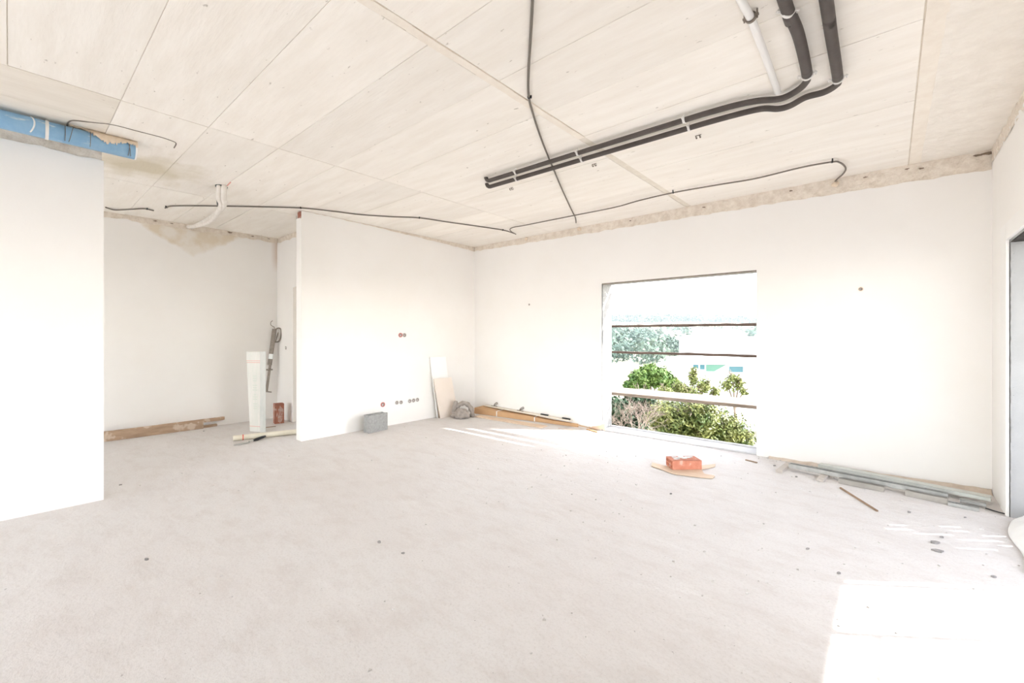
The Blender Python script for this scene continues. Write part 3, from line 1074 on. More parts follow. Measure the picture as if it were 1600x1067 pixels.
# ================================================================== WALL BOXES
def wall_box(u, v, plane, r, m, label, group=None):
    if plane == 'X':
        c = onX(u, v, XP)
        ax = Vector((1, 0, 0))
    elif plane == 'E':
        c = onY(u, v, YE)
        ax = Vector((0, -1, 0))
    else:
        c = onY(u, v, YW)
        ax = Vector((0, -1, 0))
    root = thing('wall_box', tuple(c), label, 'wall box', group)
    MB().ring(c + ax * 0.001, ax, r * 0.72, 0.012, r * 0.28, 18).build('rim', m, root)
    # dished inside
    mb = MB()
    e1 = Vector((0, 0, 1))
    e2 = ax.cross(e1)
    n = 18
    for rr, dd in ((r * 0.74, 0.0045), (r * 0.6, 0.0022), (0.001, 0.002)):
        for k in range(n):
            an = 2 * math.pi * k / n
            mb.v.append(c + ax * dd + (e1 * math.cos(an) + e2 * math.sin(an)) * rr)
    for q in range(2):
        for k in range(n):
            a, b = q * n + k, q * n + (k + 1) % n
            mb.f.append((a, b, b + n, a + n))
    mb.build('box_inside', BOXIN, root)
    p = [c + ax * 0.003, c + ax * 0.012 + e2 * r * 0.2 + e1 * r * 0.1, c + ax * 0.014 + e2 * r * 0.35 - e1 * r * 0.3]
    MB().tube(smooth_path(p, 4), r * 0.12, 6).build('wire_end', WHITEPVC, root)


wall_box(625.6, 523.5, 'X', 0.035, REDBOX, 'red round wall box at eye height on the partition')
wall_box(631.8, 523.5, 'X', 0.033, GREYBOX, 'grey round wall box beside the upper red one')
wall_box(598, 632, 'X', 0.036, REDBOX, 'red round wall box above the grey concrete block')
gx = 'grey wall boxes low on the partition'
wall_box(620, 629, 'X', 0.030, GREYBOX, 'grey wall box, first from the lower red box', gx)
wall_box(626.5, 628.5, 'X', 0.030, GREYBOX, 'grey wall box, second from the lower red box', gx)
wall_box(640, 626.5, 'X', 0.032, GREYBOX, 'grey wall box, third from the lower red box', gx)
wall_box(646, 625.5, 'X', 0.032, GREYBOX, 'grey wall box, fourth from the lower red box', gx)
wall_box(652, 624.5, 'X', 0.032, GREYBOX, 'grey wall box, last of the row beside the leaning boards', gx)
wall_box(827, 475.8, 'Y', 0.014, BOXIN, 'tiny dark hole left of the window')
wall_box(1345, 451.7, 'Y', 0.021, DAUB, 'small round box on the wall right of the window')
wall_box(447, 543.5, 'E', 0.028, GREYBOX, 'small wall box on the alcove end wall')

# ================================================================== OBJECTS ON THE FLOOR
def frame(o, xdir, up=(0, 0, 1)):
    x = Vector(xdir).normalized()
    z = Vector(up).normalized()
    y = z.cross(x).normalized()
    z = x.cross(y)
    return Matrix(((x.x, y.x, z.x, o[0]), (x.y, y.y, z.y, o[1]), (x.z, y.z, z.z, o[2]), (0, 0, 0, 1)))


# --- concrete block
a = at(576, 677.5)
bb = at(603, 671.5)
M = frame(a, bb - a)
Lb, Tb, Hb = 0.325, 0.125, 0.242
root = thing('concrete_block', tuple(a), 'grey hollow concrete block standing on edge against the partition', 'concrete block')
mb = MB()
t_ = 0.028
mb.box((0, 0, 0), (Lb, t_, Hb), M)
mb.box((0.012, Tb - t_, 0), (Lb, Tb, Hb), M)
for x in (0.014, 0.115, 0.212, Lb - 0.03):
    mb.box((x, t_ - 0.001, 0), (x + 0.022, Tb - t_ + 0.001, Hb - 0.004), M)
mb.build('body', BLOCK, root, bevel=0.003)
MB().box((0.02, t_, 0.0), (Lb - 0.01, Tb - t_, 0.02), M).build('core_bottom', BLOCK, root)


# --- hollow bricks
def hollow_brick(name, M, L, W, H, m, label, cols=4, rws=2):
    root = thing(name, tuple(M.translation), label, 'brick')
    mb = MB()
    t = 0.010
    cw = (W - t) / cols
    ch = (H - t) / rws
    for i in range(cols + 1):
        mb.box((0, i * cw, 0), (L, i * cw + t, H), M)
    for j in range(rws + 1):
        mb.box((0.0005, 0.0005, j * ch), (L - 0.0005, W - 0.0005, j * ch + t), M)
    mb.build('body', m, root)
    MB().box((0.05, 0.004, 0.004), (L - 0.05, W - 0.004, H - 0.004), M).build('dark_core_fill', BRICK_HOLE_SHADE, root)  # solid core, darkened as the shade inside the holes
    return root


a = at(1051, 735.8)
bb = at(1096.5, 735.2)
zlift = 0.012
Lq = (bb - a).length
M = frame(Vector((a.x, a.y, zlift)), bb - a)
hollow_brick('hollow_brick', M, Lq, 0.165, 0.088, BRICK, 'clean red hollow brick lying on scraps in front of the window')
# mortar smear on top of it
mb = MB()
for i in range(10):
    x, y = random.uniform(0.03, Lq - 0.05), random.uniform(0.05, 0.14)
    w = random.uniform(0.02, 0.05)
    mb.box((x, y - w * 0.4, 0.086), (x + w, y + w * 0.4, 0.090 + random.random() * 0.004), M)
br_root = [o for o in bpy.data.objects if o.name.startswith('hollow_brick') and o.parent is None][0]
mb.build('mortar_smear', GRIT, br_root)
# cardboard scrap under it
out = [(1018, 728.5), (1033, 733.5), (1046, 738.5), (1056, 741.5), (1075, 744), (1095, 746.5), (1113, 748), (1117, 745), (1116, 743.5), (1101, 741), (1098, 738), (1097, 734), (1107, 732),
       (1117, 729.5), (1118, 725.5), (1104, 727), (1096, 728), (1070, 727), (1042, 729), (1030, 726), (1019, 723)]
mb = MB()
pts = [at(u, v, 0.004) for u, v in out]
mb.prism(pts, (0, 0, 0.006))
tag(mb.build('cardboard_scrap', CARD_P), 'torn beige cardboard scrap under the clean red brick', 'cardboard')

# --- long dark slat by the sill
def stick(p, q, w, hgt, name, m, label, cat, group=None):
    d = q - p
    Mx = frame(p, d)
    root = MB().box((0, -w / 2, 0), (d.length, w / 2, hgt), Mx).build(name, m, bevel=min(w, hgt) * 0.15)
    return tag(root, label, cat, group)


stick(at(1313, 763), at(1371, 799.5), 0.014, 0.012, 'wooden_stick', BARK, 'thin brown wooden stick lying loose on the floor', 'stick')
stick(at(1165, 719), at(1183, 723.5), 0.02, 0.01, 'wooden_splinter', BARK, 'short dark splinter below the right end of the sill', 'stick')

# --- metal profiles along the window wall
def channel(M, L, W, H, t=0.003, lip=0.008):
    mb = MB()
    mb.box((0, 0, 0), (L, W, t), M)
    mb.box((0, 0, 0), (L, t, H), M)
    mb.box((0, W - t, 0), (L, W, H), M)
    mb.box((0, 0, H - t), (L, lip, H), M)
    mb.box((0, W - lip, H - t), (L, W, H), M)
    return mb


def profile(p, q, W, H, m, label, flip=False, z=0.0):
    p, q = p.copy(), q.copy()
    p.z = q.z = z
    d = q - p
    Mx = frame(p, d)
    if flip:
        Mx = Mx @ Matrix.Translation((0, W, H)) @ Matrix.Rotation(math.pi, 4, 'X')
    o = channel(Mx, d.length, W, H).build('metal_profile', m)
    return tag(o, label, 'metal profile', 'drywall profiles below the window wall')


profile(at(1232, 735), at(1481, 785), 0.050, 0.040, ZINC, 'long grey steel profile resting on the two wooden battens', z=0.030)
profile(at(1278, 735), at(1548, 790), 0.095, 0.030, ZINCP, 'wide pale steel profile closest to the wall', flip=True, z=0.030)
profile(at(1310, 755), at(1381, 769), 0.035, 0.045, mat('dusty_steel', (0.44, 0.415, 0.375), 0.6, (0.37, 0.345, 0.31), 10, 4, metal=0.2), 'short dusty profile in front, nearer the window')
profile(at(1414, 774.5), at(1480.5, 788.5), 0.035, 0.048, MATS['dusty_steel'], 'short dusty profile in front, nearer the right wall')
profile(at(1481, 790), at(1530, 800), 0.040, 0.030, ZINC, 'small offcut of steel profile near the terrace opening')
profile(at(1500, 787), at(1541, 795), 0.045, 0.025, ZINC, 'twisted offcut of steel profile behind the small one', flip=True, z=0.012)
o = MB().tube([at(1540, 794, 0.01), at(1556, 799, 0.01), at(1571, 803, 0.008)], 0.005, 6)
tag(o.build('steel_rod', BLACK), 'thin black rod at the foot of the right wall', 'rod')
for (u0, v0, u1, v1, lab) in ((1217, 739, 1231, 728, 'short wooden batten under the window end of the profiles'), (1281, 752.5, 1295, 739.5, 'short wooden batten under the middle of the profiles')):
    p, q = at(u0, v0), at(u1, v1)
    d = (q - p).normalized()
    Mx = frame(p, d)
    o = MB().box((0, -0.028, 0), ((q - p).length + 0.05, 0.028, 0.028), Mx).build('wooden_batten', mat('grey_wood', (0.50, 0.46, 0.42), 0.9, (0.62, 0.56, 0.5), 9, 5), bevel=0.003)
    tag(o, lab, 'wood', 'battens under the profiles')

# --- carton, straight edge and boards along the window wall
y_wall = YW - 0.012
f0, f1 = at(741, 646), at(903, 667.5)
fd = (f1 - f0).normalized()
root = thing('long_carton', tuple(f0), 'long flat brown cardboard carton lying below the wall left of the window', 'carton')
mb = MB()
n = 24
for i in range(n + 1):
    s = i / n
    p = f0.lerp(f1, s)
    hgt = 0.100 - 0.060 * s + 0.004 * math.sin(s * 14)
    wdt = min(0.26, y_wall - p.y - 0.004)
    mb.v += [Vector((p.x, p.y, 0.001)), Vector((p.x, p.y + 0.004, hgt)), Vector((p.x, p.y + wdt, hgt + 0.01 - 0.006 * s)), Vector((p.x, p.y + wdt, 0.001))]
for i in range(n):
    for k in range(4):
        a, b = i * 4 + k, i * 4 + (k + 1) % 4
        mb.f.append((a, b, b + 4, a + 4))
mb.f += [(0, 1, 2, 3), (4 * n, 4 * n + 1, 4 * n + 2, 4 * n + 3)]
mb.build('box', CARD, root)
for s in (0.245, 0.62):
    p = f0.lerp(f1, s)
    hgt = 0.100 - 0.060 * s + 0.004 * math.sin(s * 14)
    wdt = min(0.26, y_wall - p.y - 0.004)
    mb = MB()
    mb.box((p.x - 0.009, p.y - 0.002, 0.001), (p.x + 0.009, p.y, hgt + 0.002))
    mb.prism([(p.x - 0.009, p.y - 0.002, hgt + 0.001), (p.x + 0.009, p.y - 0.002, hgt + 0.001), (p.x + 0.009, p.y + wdt, hgt + 0.012), (p.x - 0.009, p.y + wdt, hgt + 0.012)], (0, 0, 0.0015))
    mb.build('packing_strap', WHITEPVC, root)
# open flap at its right end
mb = MB()
q = f1
mb.prism([(q.x - 0.01, q.y, 0.024), (q.x + 0.26, q.y + 0.02, 0.006), (q.x + 0.34, y_wall - 0.01, 0.008), (q.x - 0.02, y_wall - 0.01, 0.034)], (0, 0, 0.004))
tag(mb.build('open_flap', CARD, root), 'flattened open end flap')

# straight edge with handles, on the carton
ye_ = 5.378
p0, p1 = onY(757, 637, ye_), onY(890, 653, ye_)
p0.z, p1.z = 0.116, 0.072
root = thing('straight_edge', tuple(p0), 'pale aluminium straight edge with dark grips lying on the carton', 'straight edge')
d = p1 - p0
Mx = frame(p0, d)
MB().box((0, 0, 0), (d.length, 0.075, 0.022), Mx).build('bar', ALU, root, bevel=0.003)
for s in (0.73, 0.96):
    MB().box((d.length * s - 0.09, 0.030, 0.021), (d.length * s + 0.05, 0.056, 0.038), Mx).build('grip', BLACK, root, bevel=0.003)
for s in (0.09, 0.42):
    x = d.length * s
    pp = [Mx @ Vector(c_) for c_ in ((x, 0.07, 0.022), (x + 0.03, 0.06, 0.06), (x + 0.075, 0.06, 0.085), (x + 0.09, 0.06, 0.068), (x + 0.05, 0.06, 0.045), (x + 0.01, 0.06, 0.024))]
    MB().tube(smooth_path(pp, 5), 0.006, 6).build('wire_handle', IRON, root)
    MB().box((x - 0.02, 0.02, 0.021), (x + 0.11, 0.034, 0.030), Mx).build('slide', IRON, root)

p0, p1 = at(741, 651.5), at(846, 669)
d = p1 - p0
Mx = frame(p0, d)
o = MB().box((0, 0, 0.0), (d.length, 0.15, 0.014), Mx).build('wooden_board', CARD_P, bevel=0.002)
tag(o, 'flat pale board on the floor in front of the carton', 'board')
stick(at(917, 671, 0.0), at(934, 676, 0.0), 0.03, 0.016, 'wood_offcut', CARD, 'small brown wood offcut in the sunlight beside the carton flap', 'wood')
stick(at(900, 672.5), at(872, 669.5), 0.012, 0.006, 'wood_splinter', CARD_P, 'thin splinter in the sunlight by the carton, nearest the carton', 'wood', 'sunlit splinters')
stick(at(912, 677), at(868, 672), 0.012, 0.006, 'wood_splinter', CARD_P, 'longest thin splinter in the sunlight by the carton', 'wood', 'sunlit splinters')
stick(at(893, 679), at(880, 677), 0.012, 0.006, 'wood_splinter', CARD_P, 'shortest thin splinter in the sunlight by the carton', 'wood', 'sunlit splinters')
# torn paper at the jamb
mb = MB()
c0 = at(944, 668)
for i in range(9):
    for j in range(7):
        x, y = c0.x - 0.13 + 0.26 * i / 8, c0.y - 0.02 + 0.15 * j / 6
        mb.v.append(Vector((x, min(y, YW - 0.004), 0.008 + 0.05 * abs(nz(x * 9, y * 9, 4)) + 0.09 * (j / 6) ** 2 * (i / 8))))
for i in range(8):
    for j in range(6):
        a = i * 7 + j
        mb.f.append((a, a + 1, a + 8, a + 7))
o = mb.build('torn_paper', CARD_P)
sol = o.modifiers.new('thickness', 'SOLIDIFY')
sol.thickness = 0.004
tag(o, 'crumpled torn brown paper at the foot of the window jamb', 'paper')

# --- boards leaning in the corner
def leaning(y0, y1, zt, xb, xt, th, name, m, label, skew=0.0):
    mb = MB()
    ln = Vector((xb - xt, 0, -zt)).normalized()
    nrm = Vector((zt, 0, xb - xt)).normalized()
    pts = [(xb, y0, 0), (xb, y1, 0), (xt, y1 + skew, zt), (xt, y0 + skew, zt)]
    mb.prism(pts, nrm * -th)
    lo = min(v_.z for v_ in mb.v)
    for v_ in mb.v:
        v_.z -= lo
    return tag(mb.build(name, m), label, 'board', 'boards leaning against the partition')


leaning(4.545, 4.87, 0.985, -5.535, -5.598, 0.016, 'leaning_board', BOARD_W, 'tall white board leaning against the partition', skew=-0.10)
leaning(4.555, 4.84, 0.56, -5.505, -5.555, 0.012, 'leaning_board', BARK, 'narrow brown board squeezed between the white and beige boards', skew=-0.02)
leaning(4.555, 4.93, 0.640, -5.470, -5.530, 0.014, 'leaning_board', BOARD_B, 'beige board in front of the stack leaning on the partition', skew=-0.09)

# --- grey sack
def lump(c, sx, sy, sz, seed, amp=0.25, freq=9):
    bm = bmesh.new()
    bmesh.ops.create_icosphere(bm, subdivisions=4, radius=1.0)
    mb = MB()
    for v_ in bm.verts:
        p = v_.co.copy()
        fold = abs(math.sin((p.x * 2.1 + p.z * 1.7) * 3 + 3 * nz(p.x * 1.5, p.y * 1.5, seed)))
        k = 1 + amp * nz(p.x * 2.2, p.y * 2.2, p.z * 2.2 + seed) - 0.10 * fold
        q = Vector((p.x * sx * k, p.y * sy * k, p.z * sz * k))
        q.z = max(q.z, -sz * 0.62)
        mb.v.append(q + c)
    mb.f = [tuple(x.index for x in f.verts) for f in bm.faces]
    bm.free()
    return mb


c = at(722, 653)
c.z = 0
root = thing('grey_sack', tuple(c), 'crumpled grey sackcloth bundle on the floor in the corner', 'sack')
lt = Vector((CT, ST, 0))       # sideways as seen from the room
lump(c + Vector((0, 0, 0.062)) - lt * 0.03, 0.155, 0.125, 0.10, 3, amp=0.35).build('bundle', CLOTH, root, smooth=True)
arc = [c + lt * (0.145 * math.cos(a_)) + Vector((-0.03, 0.06, 0.045 + 0.185 * math.sin(a_))) for a_ in [math.radians(d_) for d_ in range(-12, 150, 9)]]
rs = [0.036 + 0.007 * math.sin(i * 1.7) for i in range(len(arc))]
MB().tube(arc, rs, 12).build('folded_roll', CLOTH, root, smooth=True)
fp = [c - lt * 0.12 + Vector((-0.05, 0.05, 0.03)), c - lt * 0.125 + Vector((-0.05, 0.05, 0.16)), c - lt * 0.10 + Vector((-0.05, 0.05, 0.265))]
MB().tube(smooth_path(fp, 5), [0.05, 0.05, 0.05, 0.05, 0.046, 0.042, 0.04, 0.038, 0.036, 0.034, 0.026], 10).build('upright_flap', CLOTH, root, smooth=True)

# --- alcove: planks along the wall
p0, p1 = at(163, 692), at(318, 668.5)
xpl = XA + 0.06
y0, y1 = -0.6, onX(318, 668, xpl + 0.03).y
o = MB().box((xpl, y0, 0.0), (xpl + 0.035, y1, 0.128)).build('wooden_plank', WOOD, bevel=0.004)
tag(o, 'brown plank on edge along the foot of the alcove wall', 'plank', 'planks in the alcove')
y2 = onX(351, 660, XA + 0.03).y
mb = MB().prism([(XA + 0.003, y1 - 0.5, 0.075), (XA + 0.055, y1 - 0.5, 0.075), (XA + 0.055, y2 - 0.06, 0.078), (XA + 0.03, y2, 0.078), (XA + 0.003, y2 - 0.02, 0.078)], (0, 0, 0.045))
tag(mb.build('wooden_plank', WOOD), 'upper plank jutting out behind the long alcove plank', 'plank', 'planks in the alcove')
mb = MB().box((XA + 0.003, y1 - 0.5, 0.0), (XA + 0.055, y2 - 0.10, 0.032))
tag(mb.build('wooden_plank', WOOD, bevel=0.003), 'lower plank on the floor under the jutting plank', 'plank', 'planks in the alcove')
mb = MB().box((XA + 0.004, y1 - 0.42, 0.032), (XA + 0.05, y1 - 0.3, 0.075))
tag(mb.build('wood_spacer', WOOD), 'small wooden spacer between the two short alcove planks', 'wood')

# --- film-wrapped panel standing in the alcove
base = at(401, 675)
root = thing('wrapped_panel', (base.x, base.y, 0), 'upright translucent-wrapped white panel bundle with red stripes standing in the alcove', 'bundle')
lt2 = Vector((CT, ST, 0))
fw2 = Vector((-ST, CT, 0))
Hh = 1.115
dcam = base.x * -ST + base.y * CT
px = dcam / F
mb = MB()
ring = []


def wsec(z):
    s = z / Hh
    xl = (-13 - 6 * s) * px
    xr = 13 * px
    return xl, xr


for z in (0, Hh):
    xl, xr = wsec(z)
    b_ = Vector((base.x, base.y, z))
    ring.append([b_ + lt2 * xl + fw2 * 0.03, b_ + lt2 * (xr - 0.055) - fw2 * 0.02, b_ + lt2 * xr + fw2 * 0.02, b_ + lt2 * (xl + 0.06) + fw2 * 0.10])
for r_ in ring:
    mb.v += r_
mb.f += [(0, 1, 2, 3), (4, 5, 6, 7), (0, 1, 5, 4), (1, 2, 6, 5), (2, 3, 7, 6), (3, 0, 4, 7)]
mb.build('panel', FILM_P, root, bevel=0.006)


def stripe(z0, z1, off, m, nm):
    q = MB()
    A = []
    for z in (z0, z1):
        xl, xr = wsec(z)
        b_ = Vector((base.x, base.y, z)) - fw2 * off
        A.append([b_ + lt2 * (xl + 0.004) + fw2 * 0.03, b_ + lt2 * (xr - 0.055) - fw2 * 0.02])
    q.prism([A[0][0], A[0][1], A[1][1], A[1][0]], fw2 * (off * 0.9))
    return q.build(nm, m, root)


for z in (0.985, 0.960, 0.075):
    stripe(z, z + 0.006, 0.003, mat('pink_print', (0.80, 0.42, 0.36), 0.5), 'red_stripe')
# white side edge and film creases
q = MB()
xr0 = wsec(0)[1]
b_ = Vector((base.x, base.y, 0))
q.prism([b_ + lt2 * (xr0 - 0.052) - fw2 * 0.024, b_ + lt2 * (xr0 + 0.002) + fw2 * 0.018, b_ + lt2 * (xr0 + 0.002) + fw2 * 0.018 + Vector((0, 0, Hh)), b_ + lt2 * (xr0 - 0.052) - fw2 * 0.024 + Vector((0, 0, Hh))], -fw2 * 0.003)
q.build('film_edge', FILM, root)
random.seed(5)
for i in range(16):
    z = 0.32 + i * 0.032
    xl, xr = wsec(z)
    b_ = Vector((base.x, base.y, z)) - fw2 * 0.0245
    w0_ = (xr - xl) * random.uniform(0.16, 0.30)
    cx = (xl + xr) / 2 - 0.01
    kk = 0.024 + (cx - xl) / (xr - 0.055 - xl) * 0.05
    s0 = b_ + lt2 * (cx - w0_ / 2) + fw2 * (0.054 - (cx - w0_ / 2 - xl) / (xr - 0.055 - xl) * 0.05)
    s1 = b_ + lt2 * (cx + w0_ / 2) + fw2 * (0.054 - (cx + w0_ / 2 - xl) / (xr - 0.055 - xl) * 0.05)
    if i % 4 == 3:
        continue
    MB().prism([s0, s1, s1 + Vector((0, 0, 0.014)), s0 + Vector((0, 0, 0.014))], -fw2 * 0.001).build('printed_bar', mat('faded_green_print', (0.70, 0.74, 0.67), 0.5), root)

# --- dirty brick standing on end
a = at(421, 663.5)
bb = at(429.5, 662.5)
dd = (at(440, 659) - bb)
Mx = frame(Vector((bb.x, bb.y, 0)), Vector((0, 0, 1)), up=(CT, ST, 0))
fwd = Vector((-ST, CT, 0))
M_b = Matrix(((0, CT * 0.86 - ST * 0.5, 0, 0), (0, 0, 0, 0), (0, 0, 0, 0), (0, 0, 0, 1)))
e_w = (lt * 0.80 + fwd * 0.60).normalized()     # wide mortar face runs right and away
e_t = (-lt * 0.62 + fwd * 0.78).normalized()    # narrow clean face runs left and away
o0 = Vector((bb.x, bb.y, 0.0))
M_b = Matrix(((0, e_w.x, e_t.x, o0.x), (0, e_w.y, e_t.y, o0.y), (1, 0, 0, 0.0), (0, 0, 0, 1)))
hollow_brick('hollow_brick', M_b, 0.300, 0.125, 0.125, BRICK_D, 'dirty red hollow brick standing on end in the alcove corner', 2, 2)
dirty = [o for o in bpy.data.objects if o.name.startswith('hollow_brick') and o.parent is None][-1]
mb = MB()
rb_ = random.Random(12)
for (w0_, w1_, z0_, z1_) in ((0.028, 0.112, 0.01, 0.19), (0.035, 0.115, 0.11, 0.275)):
    pts = []
    for q in range(11):
        a_ = 2 * math.pi * q / 11
        k_ = rb_.uniform(0.6, 1.1)
        pts.append(o0 + e_w * ((w0_ + w1_) / 2 + (w1_ - w0_) / 2 * k_ * math.cos(a_)) + Vector((0, 0, (z0_ + z1_) / 2 + (z1_ - z0_) / 2 * k_ * math.sin(a_))))
    mb.prism(pts, e_t * -rb_.uniform(0.003, 0.006))
tag(mb.build('mortar_crust', mat('pinkish_mortar', (0.58, 0.46, 0.41), 0.95, (0.42, 0.21, 0.16), 26, 5, bump=0.4), dirty), 'pinkish mortar crust')

# --- iron clamp hanging in the corner
def cp(u, v, off=0.0):
    return onY(u, v, YE - 0.03 - off)


top, bot = onX(430, 514, XA + 0.085), onX(416.5, 612, XA + 0.06)
root = thing('builders_clamp', tuple(bot), 'dark iron builders clamp hanging slanted in the alcove corner', 'clamp')
ax = (top - bot).normalized()
sd = (Vector((CT, ST, 0)) - ax * ax.dot(Vector((CT, ST, 0)))).normalized()
nn_ = ax.cross(sd)
Mx = Matrix(((sd.x, nn_.x, ax.x, bot.x), (sd.y, nn_.y, ax.y, bot.y), (sd.z, nn_.z, ax.z, bot.z), (0, 0, 0, 1)))
Lc = (top - bot).length
MB().box((-0.020, -0.006, 0), (0.016, 0.006, Lc * 0.62), Mx).build('flat_bar', IRON, root)
MB().box((-0.045, -0.010, Lc * 0.42), (0.022, 0.010, Lc), Mx).build('sleeve', mat('grey_iron', (0.30, 0.26, 0.225), 0.6, (0.22, 0.19, 0.16), 15, 4), root, bevel=0.004)
MB().box((-0.02, -0.012, -0.006), (0.075, 0.012, 0.010), Mx).build('foot', IRON, root)
hk = [Mx @ Vector(c_) for c_ in ((0.0, 0, Lc - 0.01), (0.05, 0, Lc + 0.02), (0.095, 0, Lc - 0.005), (0.105, 0, Lc - 0.12), (0.085, 0, Lc - 0.19), (0.03, 0, Lc - 0.21))]
MB().tube(smooth_path(hk, 5), 0.011, 8).build('jaw', IRON, root)
MB().tube([Mx @ Vector((0.035, 0, Lc - 0.2)), Mx @ Vector((0.055, 0, Lc - 0.05))], 0.008, 6).build('jaw_strut', IRON, root)
wr = [Mx @ Vector(c_) for c_ in ((-0.01, 0, Lc - 0.005), (-0.02, 0, Lc + 0.03), (-0.075, 0, Lc + 0.055), (-0.085, 0, Lc + 0.10), (-0.06, 0, Lc + 0.13))]
MB().tube(smooth_path(wr, 4), 0.005, 6).build('hanging_wire', IRON, root)
MB().box((-0.035, -0.016, Lc * 0.52), (0.030, 0.0, Lc * 0.60), Mx).build('paper_tag', FILM, root)
MB().tube([Mx @ Vector((-0.045, -0.01, Lc * 0.345)), Mx @ Vector((0.05, -0.01, Lc * 0.355))], 0.011, 8).build('tightening_pin', IRON, root)

# --- cream pipe and hawk trowel on the alcove floor
p0, p1 = at(364, 689, 0.0), at(470, 677.5, 0.0)
R_ = 0.034
p0.z = p1.z = R_
root = thing('cream_pipe', tuple(p0), 'cream plastic pipe with a red tie on the alcove floor', 'pipe')
MB().tube([p0, p0.lerp(p1, 0.5), p1], R_, 16).build('tube', CREAM, root, smooth=False)
q = p0.lerp(p1, 0.14)
MB().ring(q, p1 - p0, R_, 0.012, 0.003, 16).build('red_tie', REDP, root)
h0, h1, h2 = at(372, 692.5, 0.02), at(396, 688, 0.02), at(414.5, 681.5, 0.03)
root = thing('trowel', tuple(at(372, 692)), 'small trowel with a black handle on the floor by the cream pipe', 'tool')
MB().tube([h1, h1.lerp(h2, 0.25), h1.lerp(h2, 0.7), h2], [0.012, 0.019, 0.018, 0.013], 10).build('handle', BLACK, root, smooth=True)
MB().tube([h1, h1.lerp(h0, 0.3)], 0.007, 8).build('shank', ZINC, root)
dd = (h0 - h1).normalized()
s_ = Vector((-dd.y, dd.x, 0))
k0 = h1.lerp(h0, 0.25)
k0.z = 0.008
k1 = h0.copy()
k1.z = 0.006
MB().prism([k0 - s_ * 0.025, k0 + s_ * 0.025, k1 + s_ * 0.045, k1 + dd * 0.05, k1 - s_ * 0.045], (0, 0, 0.004)).build('blade', ZINC, root)
stick(at(413, 668.5), at(431, 666.5), 0.012, 0.008, 'wood_splinter', BARK, 'dark splinter on the floor in front of the dirty brick', 'stick')

# --- white sheet bunched on the threshold, its white also painting sunlit floor
mb = MB()
nx_, ny_ = 26, 40
for i in range(nx_ + 1):
    for j in range(ny_ + 1):
        s, t2 = i / nx_, j / ny_
        y = 3.75 + 0.98 * t2
        x = 0.575 + 0.075 * t2 + 0.02 * math.sin(t2 * 7) + 0.55 * s
        z = 0.012 + 0.15 * math.sin(min(1, s * 2.4) * math.pi * 0.5) * (0.75 + 0.5 * nz(x * 5, y * 5, 1)) + 0.018 * nz(x * 20, y * 20, 2)
        z = max(z, 0.004) if s > 0.02 else 0.004
        mb.v.append(Vector((x, y, z)))
for i in range(nx_):
    for j in range(ny_):
        a = i * (ny_ + 1) + j
        mb.f.append((a, a + 1, a + ny_ + 2, a + ny_ + 1))
o = mb.build('protective_sheet', SHEET, smooth=True)
tag(o, 'white sheet on the terrace threshold, also painting the sunlit floor edge', 'sheet')
sm = o.modifiers.new('thickness', 'SOLIDIFY')
sm.thickness = 0.004

# --- debris
random.seed(11)
CHIP_LABEL = {(1461, 849): 'larger dark flake in the middle of the trio near the terrace', (1471, 840): 'smallest dark flake of the trio near the terrace',
              (1465, 861): 'long dark flake of the trio nearest the sun patch', (1228, 727.5): 'dark crumb behind the window end of the steel profiles',
              (1553, 902): 'dark chip just above the sun patch on the floor', (1246, 723): 'dark crumb against the wall above the first wooden batten',
              (1292, 732): 'dark crumb behind the profiles above the second batten', (1244, 745.5): 'dark crumb on the open floor between the two battens',
              (592, 848): 'left of the two dark crumbs in the middle of the floor', (630, 865): 'right of the two dark crumbs in the middle of the floor',
              (1048, 772): 'dark crumb on the floor in front of the clean red brick', (1420, 801): 'dark crumb below the middle of the front profiles',
              (1508, 809): 'dark crumb near the right wall below the small profile offcut', (1210, 728): 'dark crumb beside the free end of the first batten',
              (1262, 858): 'dark crumb left of the sun streaks on the floor', (188, 758): 'dark crumb beside the end of the left wall',
              (318, 674): 'dark crumb at the end of the long alcove plank', (1310, 896): 'dark chip at the upper left corner of the sun patch',
              (228, 875): 'dark crumb in the left foreground of the floor'}
chips = [(1228, 727.5), (1246, 723), (1292, 732), (1244, 745.5), (1461, 849, 2), (1471, 840, 1.2), (1465, 861, 2.4), (592 * 1.0, 848, 1), (1048, 732 + 40, 1),
         (630, 865, 1), (1420, 801, 1), (1508, 809, 1), (1210, 728, 1), (1262, 858, 1), (188, 758, 1), (318, 674, 1), (1310, 896, 1), (1553, 902, 1.4), (228, 875, 1)]
for cinfo in chips:
    u, v = cinfo[:2]
    k = cinfo[2] if len(cinfo) > 2 else 1.0
    p = at(u, v)
    r = 0.008 * k
    mb = MB()
    n = 6
    an0 = random.random() * 6
    pts = []
    for i in range(n):
        a_ = an0 + 2 * math.pi * i / n
        rr = r * random.uniform(0.6, 1.3)
        pts.append(p + lt * (rr * 1.5 * math.cos(a_)) + Vector((-ST, CT, 0)) * (rr * math.sin(a_)))
    mb.prism(pts, (0, 0, random.uniform(0.006, 0.014)))
    tag(mb.build('mortar_chip', DEBRIS, bevel=0.001), CHIP_LABEL.get((u, v), 'tiny dark crumb of mortar lying on the dusty floor'), 'debris', 'dark chips on the floor')
gr = MB()
